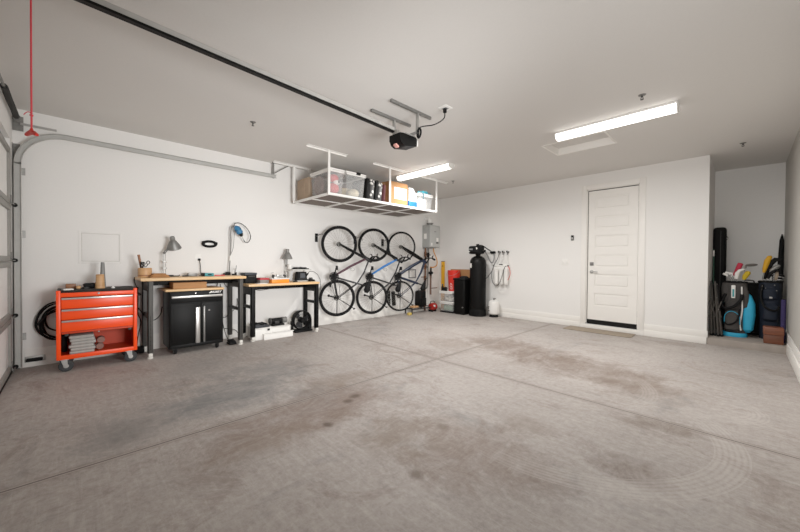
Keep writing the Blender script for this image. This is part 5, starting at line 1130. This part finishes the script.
for k, (dx, dz, ang) in enumerate(((-.125, .10, .5), (-.098, .125, .2), (-.07, .115, -.1), (-.045, .075, -.5))):
    x = bx+dx; z = G+.86+dz; y = by-.05+.02*k
    hd = MB().box(x-.036, x+.022, y-.012, y+.012, z-.012, z+.018, bev=.008, rot=(0, ang, .2)).cyl((x+.015, y, z-.03), (x+.02, y, z+.004), .008)
    club('golf_iron', 'white-faced iron in the charcoal golf bag, ' + ('outermost', 'second', 'third', 'innermost')[k] + ' of the fan nearest the black bag', gp_, (bx-.06+.02*k, y, G+.86), (x+.015, y, z-.025), hd, 'wplast')
club('golf_wood', 'crimson headcover club rising from the charcoal golf bag', gp_, (bx-.005, by+.02, G+.86), (bx+.005, by+.02, G+.95), MB().box(bx-.025, bx+.04, by-.005, by+.045, G+.93, G+1.15, bev=.018, seg=3, rot=(0, .28, 0)), mat('crimson_cover_cloth', '#b0203a', .7))
club('golf_hybrid', 'white curved headcover club in the charcoal golf bag', gp_, (bx+.0, by-.04, G+.86), (bx+.0, by-.04, G+.93), MB().tube(curve([(bx-.005, by-.04, G+.90), (bx+.0, by-.05, G+.98), (bx+.03, by-.055, G+1.04), (bx+.075, by-.055, G+1.045)]), [.024]*12+[.016]*7, 12) if False else MB().tube([(bx-.005, by-.04, G+.90), (bx+.003, by-.05, G+.98), (bx+.03, by-.055, G+1.03), (bx+.08, by-.055, G+1.05)], [.026, .03, .02, .012], 14), 'wplast')
club('golf_driver', 'grey and black wood with the highest head in the charcoal golf bag', gp_, (bx+.06, by-.02, G+.86), (bx+.088, by-.02, G+1.08), MB().ball((bx+.155, by-.02, G+1.115), .06, 1.15, .8, .38, rot=(0, -.1, 0)).cyl((bx+.088, by-.02, G+1.06), (bx+.10, by-.02, G+1.11), .011), mat('pewter', '#6f6b66', .35, .4))
club('golf_wood', 'yellow headcover club in the charcoal golf bag', gp_, (bx+.07, by-.06, G+.86), (bx+.09, by-.06, G+.92), MB().tube([(bx+.075, by-.06, G+.89), (bx+.09, by-.06, G+.94), (bx+.12, by-.06, G+1.0), (bx+.13, by-.06, G+1.02)], [.02, .034, .034, .015], 14), mat('mustard_cover', '#c7a81e', .7))
# dark duffel behind
t = Thing('travel_bag', 'black travel bag standing behind and between the golf bags', 'bag', (5.72, .95, G))
t.part('bag_body', MB().box(5.55, 5.86, .80, 1.1, G, .93, bev=.04, seg=3), 'blackm'); t.part('top_grip', MB().tube(curve([(5.62, .9, .93), (5.64, .9, .965), (5.74, .9, .965), (5.76, .9, .93)]), .01), 'dgray')
# navy golf bag
t = Thing('golf_bag', 'dark navy golf bag with clubs standing by the alcove side wall', 'golf bag', (5.90, .55, G))
nx, ny = 5.92, .62
t.part('bag_body', shell(MB(), [(nx, ny, G, .105, .12), (nx, ny, G+.3, .115, .13), (nx, ny, G+.80, .118, .13), (nx, ny, G+.86, .112, .125)]), navyn)
t.part('top_collar', MB().torus((nx, ny, G+.86), .112, .02, 'z', 32, 8), 'blackm')
t.part('front_pocket', shell(MB(), [(nx, ny-.09, G+.27, .06, .04), (nx, ny-.12, G+.31, .085, .06), (nx, ny-.12, G+.5, .085, .06), (nx, ny-.09, G+.55, .05, .03)]), navyn)
t.part('chest_pocket', shell(MB(), [(nx-.005, ny-.09, G+.58, .05, .04), (nx-.005, ny-.12, G+.62, .075, .045), (nx-.005, ny-.12, G+.74, .075, .045), (nx-.005, ny-.09, G+.79, .04, .03)]), navyn)
bd = MB().box(nx-.01, nx+.02, ny-.172, ny-.16, G+.62, G+.645, bev=.003)
for a, b in ((-.05, .77), (.04, .82), (-.085, .80), (.06, .74)): bd.ball((nx+a, ny-.15, G+b), .006)
t.part('badges', bd, 'galv')
t.part('carry_strap', MB().tube(curve([(nx-.08, ny-.12, G+.82), (nx-.10, ny-.17, G+.65), (nx-.06, ny-.195, G+.5), (nx+.04, ny-.18, G+.44), (nx+.09, ny-.14, G+.5)]), .016, 10), 'blackm')
gq = 'clubs in the navy golf bag'
club('golf_driver', 'yellow and black headcover club leaning out of the navy golf bag', gq, (nx-.08, ny-.03, G+.87), (nx-.065, ny-.03, G+1.0), MB().tube([(nx-.07, ny-.03, G+1.0), (nx-.06, ny-.03, G+1.06), (nx-.035, ny-.03, G+1.18), (nx-.01, ny-.03, G+1.24), (nx+.01, ny-.03, G+1.25)], [.014, .026, .034, .03, .014], 14), mat('amber_cover', '#d9a021', .65))
club('golf_driver', 'big black headcover club in the navy golf bag', gq, (nx-.045, ny-.0, G+.87), (nx-.03, ny-.0, G+1.0), MB().tube([(nx-.065, ny-.0, G+.90), (nx-.04, ny-.0, G+1.02), (nx-.0, ny-.0, G+1.14), (nx+.05, ny-.0, G+1.20), (nx+.12, ny-.0, G+1.195)], [.02, .03, .036, .034, .02], 14), 'blackm')
club('golf_wood', 'grey-white wood head under the big black cover of the navy golf bag', gq, (nx+.03, ny-.05, G+.87), (nx+.045, ny-.05, G+1.05), MB().tube([(nx+.0, ny-.05, G+1.03), (nx+.05, ny-.05, G+1.08), (nx+.09, ny-.05, G+1.115)], [.02, .032, .018], 14), 'galvd')
club('golf_hybrid', 'smaller black headcover club in the navy golf bag', gq, (nx-.01, ny-.06, G+.87), (nx-.01, ny-.06, G+.95), MB().tube([(nx-.03, ny-.06, G+.91), (nx+.0, ny-.06, G+.99), (nx+.05, ny-.06, G+1.04), (nx+.085, ny-.06, G+1.03)], [.018, .024, .024, .014], 12), 'blackm')
club('golf_iron', 'beige headcover club in the navy golf bag', gq, (nx+.05, ny-.02, G+.87), (nx+.055, ny-.02, G+.93), MB().tube([(nx+.05, ny-.02, G+.89), (nx+.06, ny-.02, G+.96), (nx+.065, ny-.02, G+1.02)], [.018, .026, .016], 12), mat('beige_cover', '#a5937f', .8))
t = Thing('push_cart', 'folded dark golf push cart with chrome rails beside the navy golf bag', 'cart', (5.99, .85, G))
ct = MB()
for x in (5.96, 6.05): ct.cyl((x, .86, G+.12), (x, .84, G+.91), .011)
t.part('cart_frame', ct, 'dgray')
for z in (.99, 1.035, 1.07): t.part('handle_rail', MB().tube(curve([(5.945, .80, z-.03), (5.965, .78, z), (6.05, .78, z), (6.065, .80, z-.03)]), .009), 'chrome' if z < 1.05 else 'dgray')
for x in (5.955, 6.04): t.part('wheel', MB().torus((x, .92, G+.115), .10, .015, 'x', 28, 8).cyl((x-.01, .92, G+.115), (x+.01, .92, G+.115), .03), 'rubber')
single('umbrella', 'black furled umbrella leaning high in the alcove back corner', 'umbrella', MB().tube([(6.035, 1.22, G), (6.045, 1.22, .5), (6.05, 1.24, 1.2), (6.06, 1.27, 1.62), (6.062, 1.28, 1.72)], [.008, .022, .036, .026, .006], 12), 'blackm', (6.0, 1.2, G))
single('rolled_mat', 'purple rolled mat standing against the alcove side wall', 'mat', MB().lathe([(.001, 0), (.026, 0), (.026, .62), (.02, .62), (.02, .60), (.01, .60), (.01, .62), (.001, .62)], (6.044, .34, G)), mat('purple_foam', '#2f2650', .85), (6.044, .34, G))
t = Thing('wooden_crate', 'reddish-brown wooden box at the edge of the alcove floor', 'box', (5.93, .25, G))
tm = wood('terracotta_wood', '#57301f', '#6f3f2b', stretch=(1, 8, 20))
t.part('box_body', MB().box(5.85, 6.04, .12, .29, G, G+.125, bev=.006), tm); t.part('lid', MB().box(5.845, 6.045, .115, .295, G+.127, G+.235, bev=.01), wood('terracotta_lid', '#653826', '#7d4832', stretch=(1, 8, 20)))

# ------------------------------------------------------------------ light
def area(name, loc, rot, sx, sy, power, col=(1, .985, .955), spread=PI):
    l = bpy.data.lights.new(name, 'AREA'); l.shape = 'RECTANGLE'; l.size = sx; l.size_y = sy; l.energy = power; l.color = col; l.spread = spread
    o = bpy.data.objects.new(name, l); COL.objects.link(o); o.location = loc; o.rotation_euler = rot; return o
area('strip_lamp', (4.54, -2.47, H-.11), (0, 0, 0), 1.15, .12, LP2)
area('strip_lamp', (1.9, -2.41, H-.11), (0, 0, 0), .55, .12, LP1, (1, .985, .955), math.radians(165))
# added unseen fill lamps by the side wall and camera, aimed across the room
area('fill_lamp', (5.95, -5.3, 1.25), (math.radians(93), 0, math.radians(84)), 1.4, 1.2, LPF, (1, .995, .985), math.radians(84))
area('fill_lamp', (5.6, -6.75, 1.5), (math.radians(106), 0, math.radians(14)), 1.0, 1.0, LPB, (1, .995, .985), math.radians(90))
w = bpy.data.worlds.new('dim_surroundings'); bpy.context.scene.world = w; w.use_nodes = True
w.node_tree.nodes['Background'].inputs[0].default_value = (.8, .85, .9, 1); w.node_tree.nodes['Background'].inputs[1].default_value = .3

# ------------------------------------------------------------------ camera
cam = bpy.data.cameras.new('camera'); cam.sensor_width = 36; cam.lens = 335.09*36/800; cam.clip_start = .02
co = bpy.data.objects.new('camera', cam); COL.objects.link(co); bpy.context.scene.camera = co
yaw, pit, rol = -.80037, -.01223, .00781
Fv = Vector((math.sin(yaw)*math.cos(pit), math.cos(yaw)*math.cos(pit), math.sin(pit)))
Rv = Vector((math.cos(yaw), -math.sin(yaw), 0)); Uv = Rv.cross(Fv)
R2 = Rv*math.cos(rol) + Uv*math.sin(rol); U2 = Uv*math.cos(rol) - Rv*math.sin(rol)
mx = Matrix((R2, U2, -Fv)).transposed().to_4x4(); mx.translation = (5.6536, -6.9538, 1.2220)
co.matrix_world = mx
sc = bpy.context.scene
sc.view_settings.view_transform = VT; sc.view_settings.look = 'None'; sc.view_settings.exposure = EXPO; sc.view_settings.gamma = GAM
sc.cycles.use_denoising = True; sc.cycles.max_bounces = 10; sc.cycles.diffuse_bounces = 6; sc.cycles.transparent_max_bounces = 12
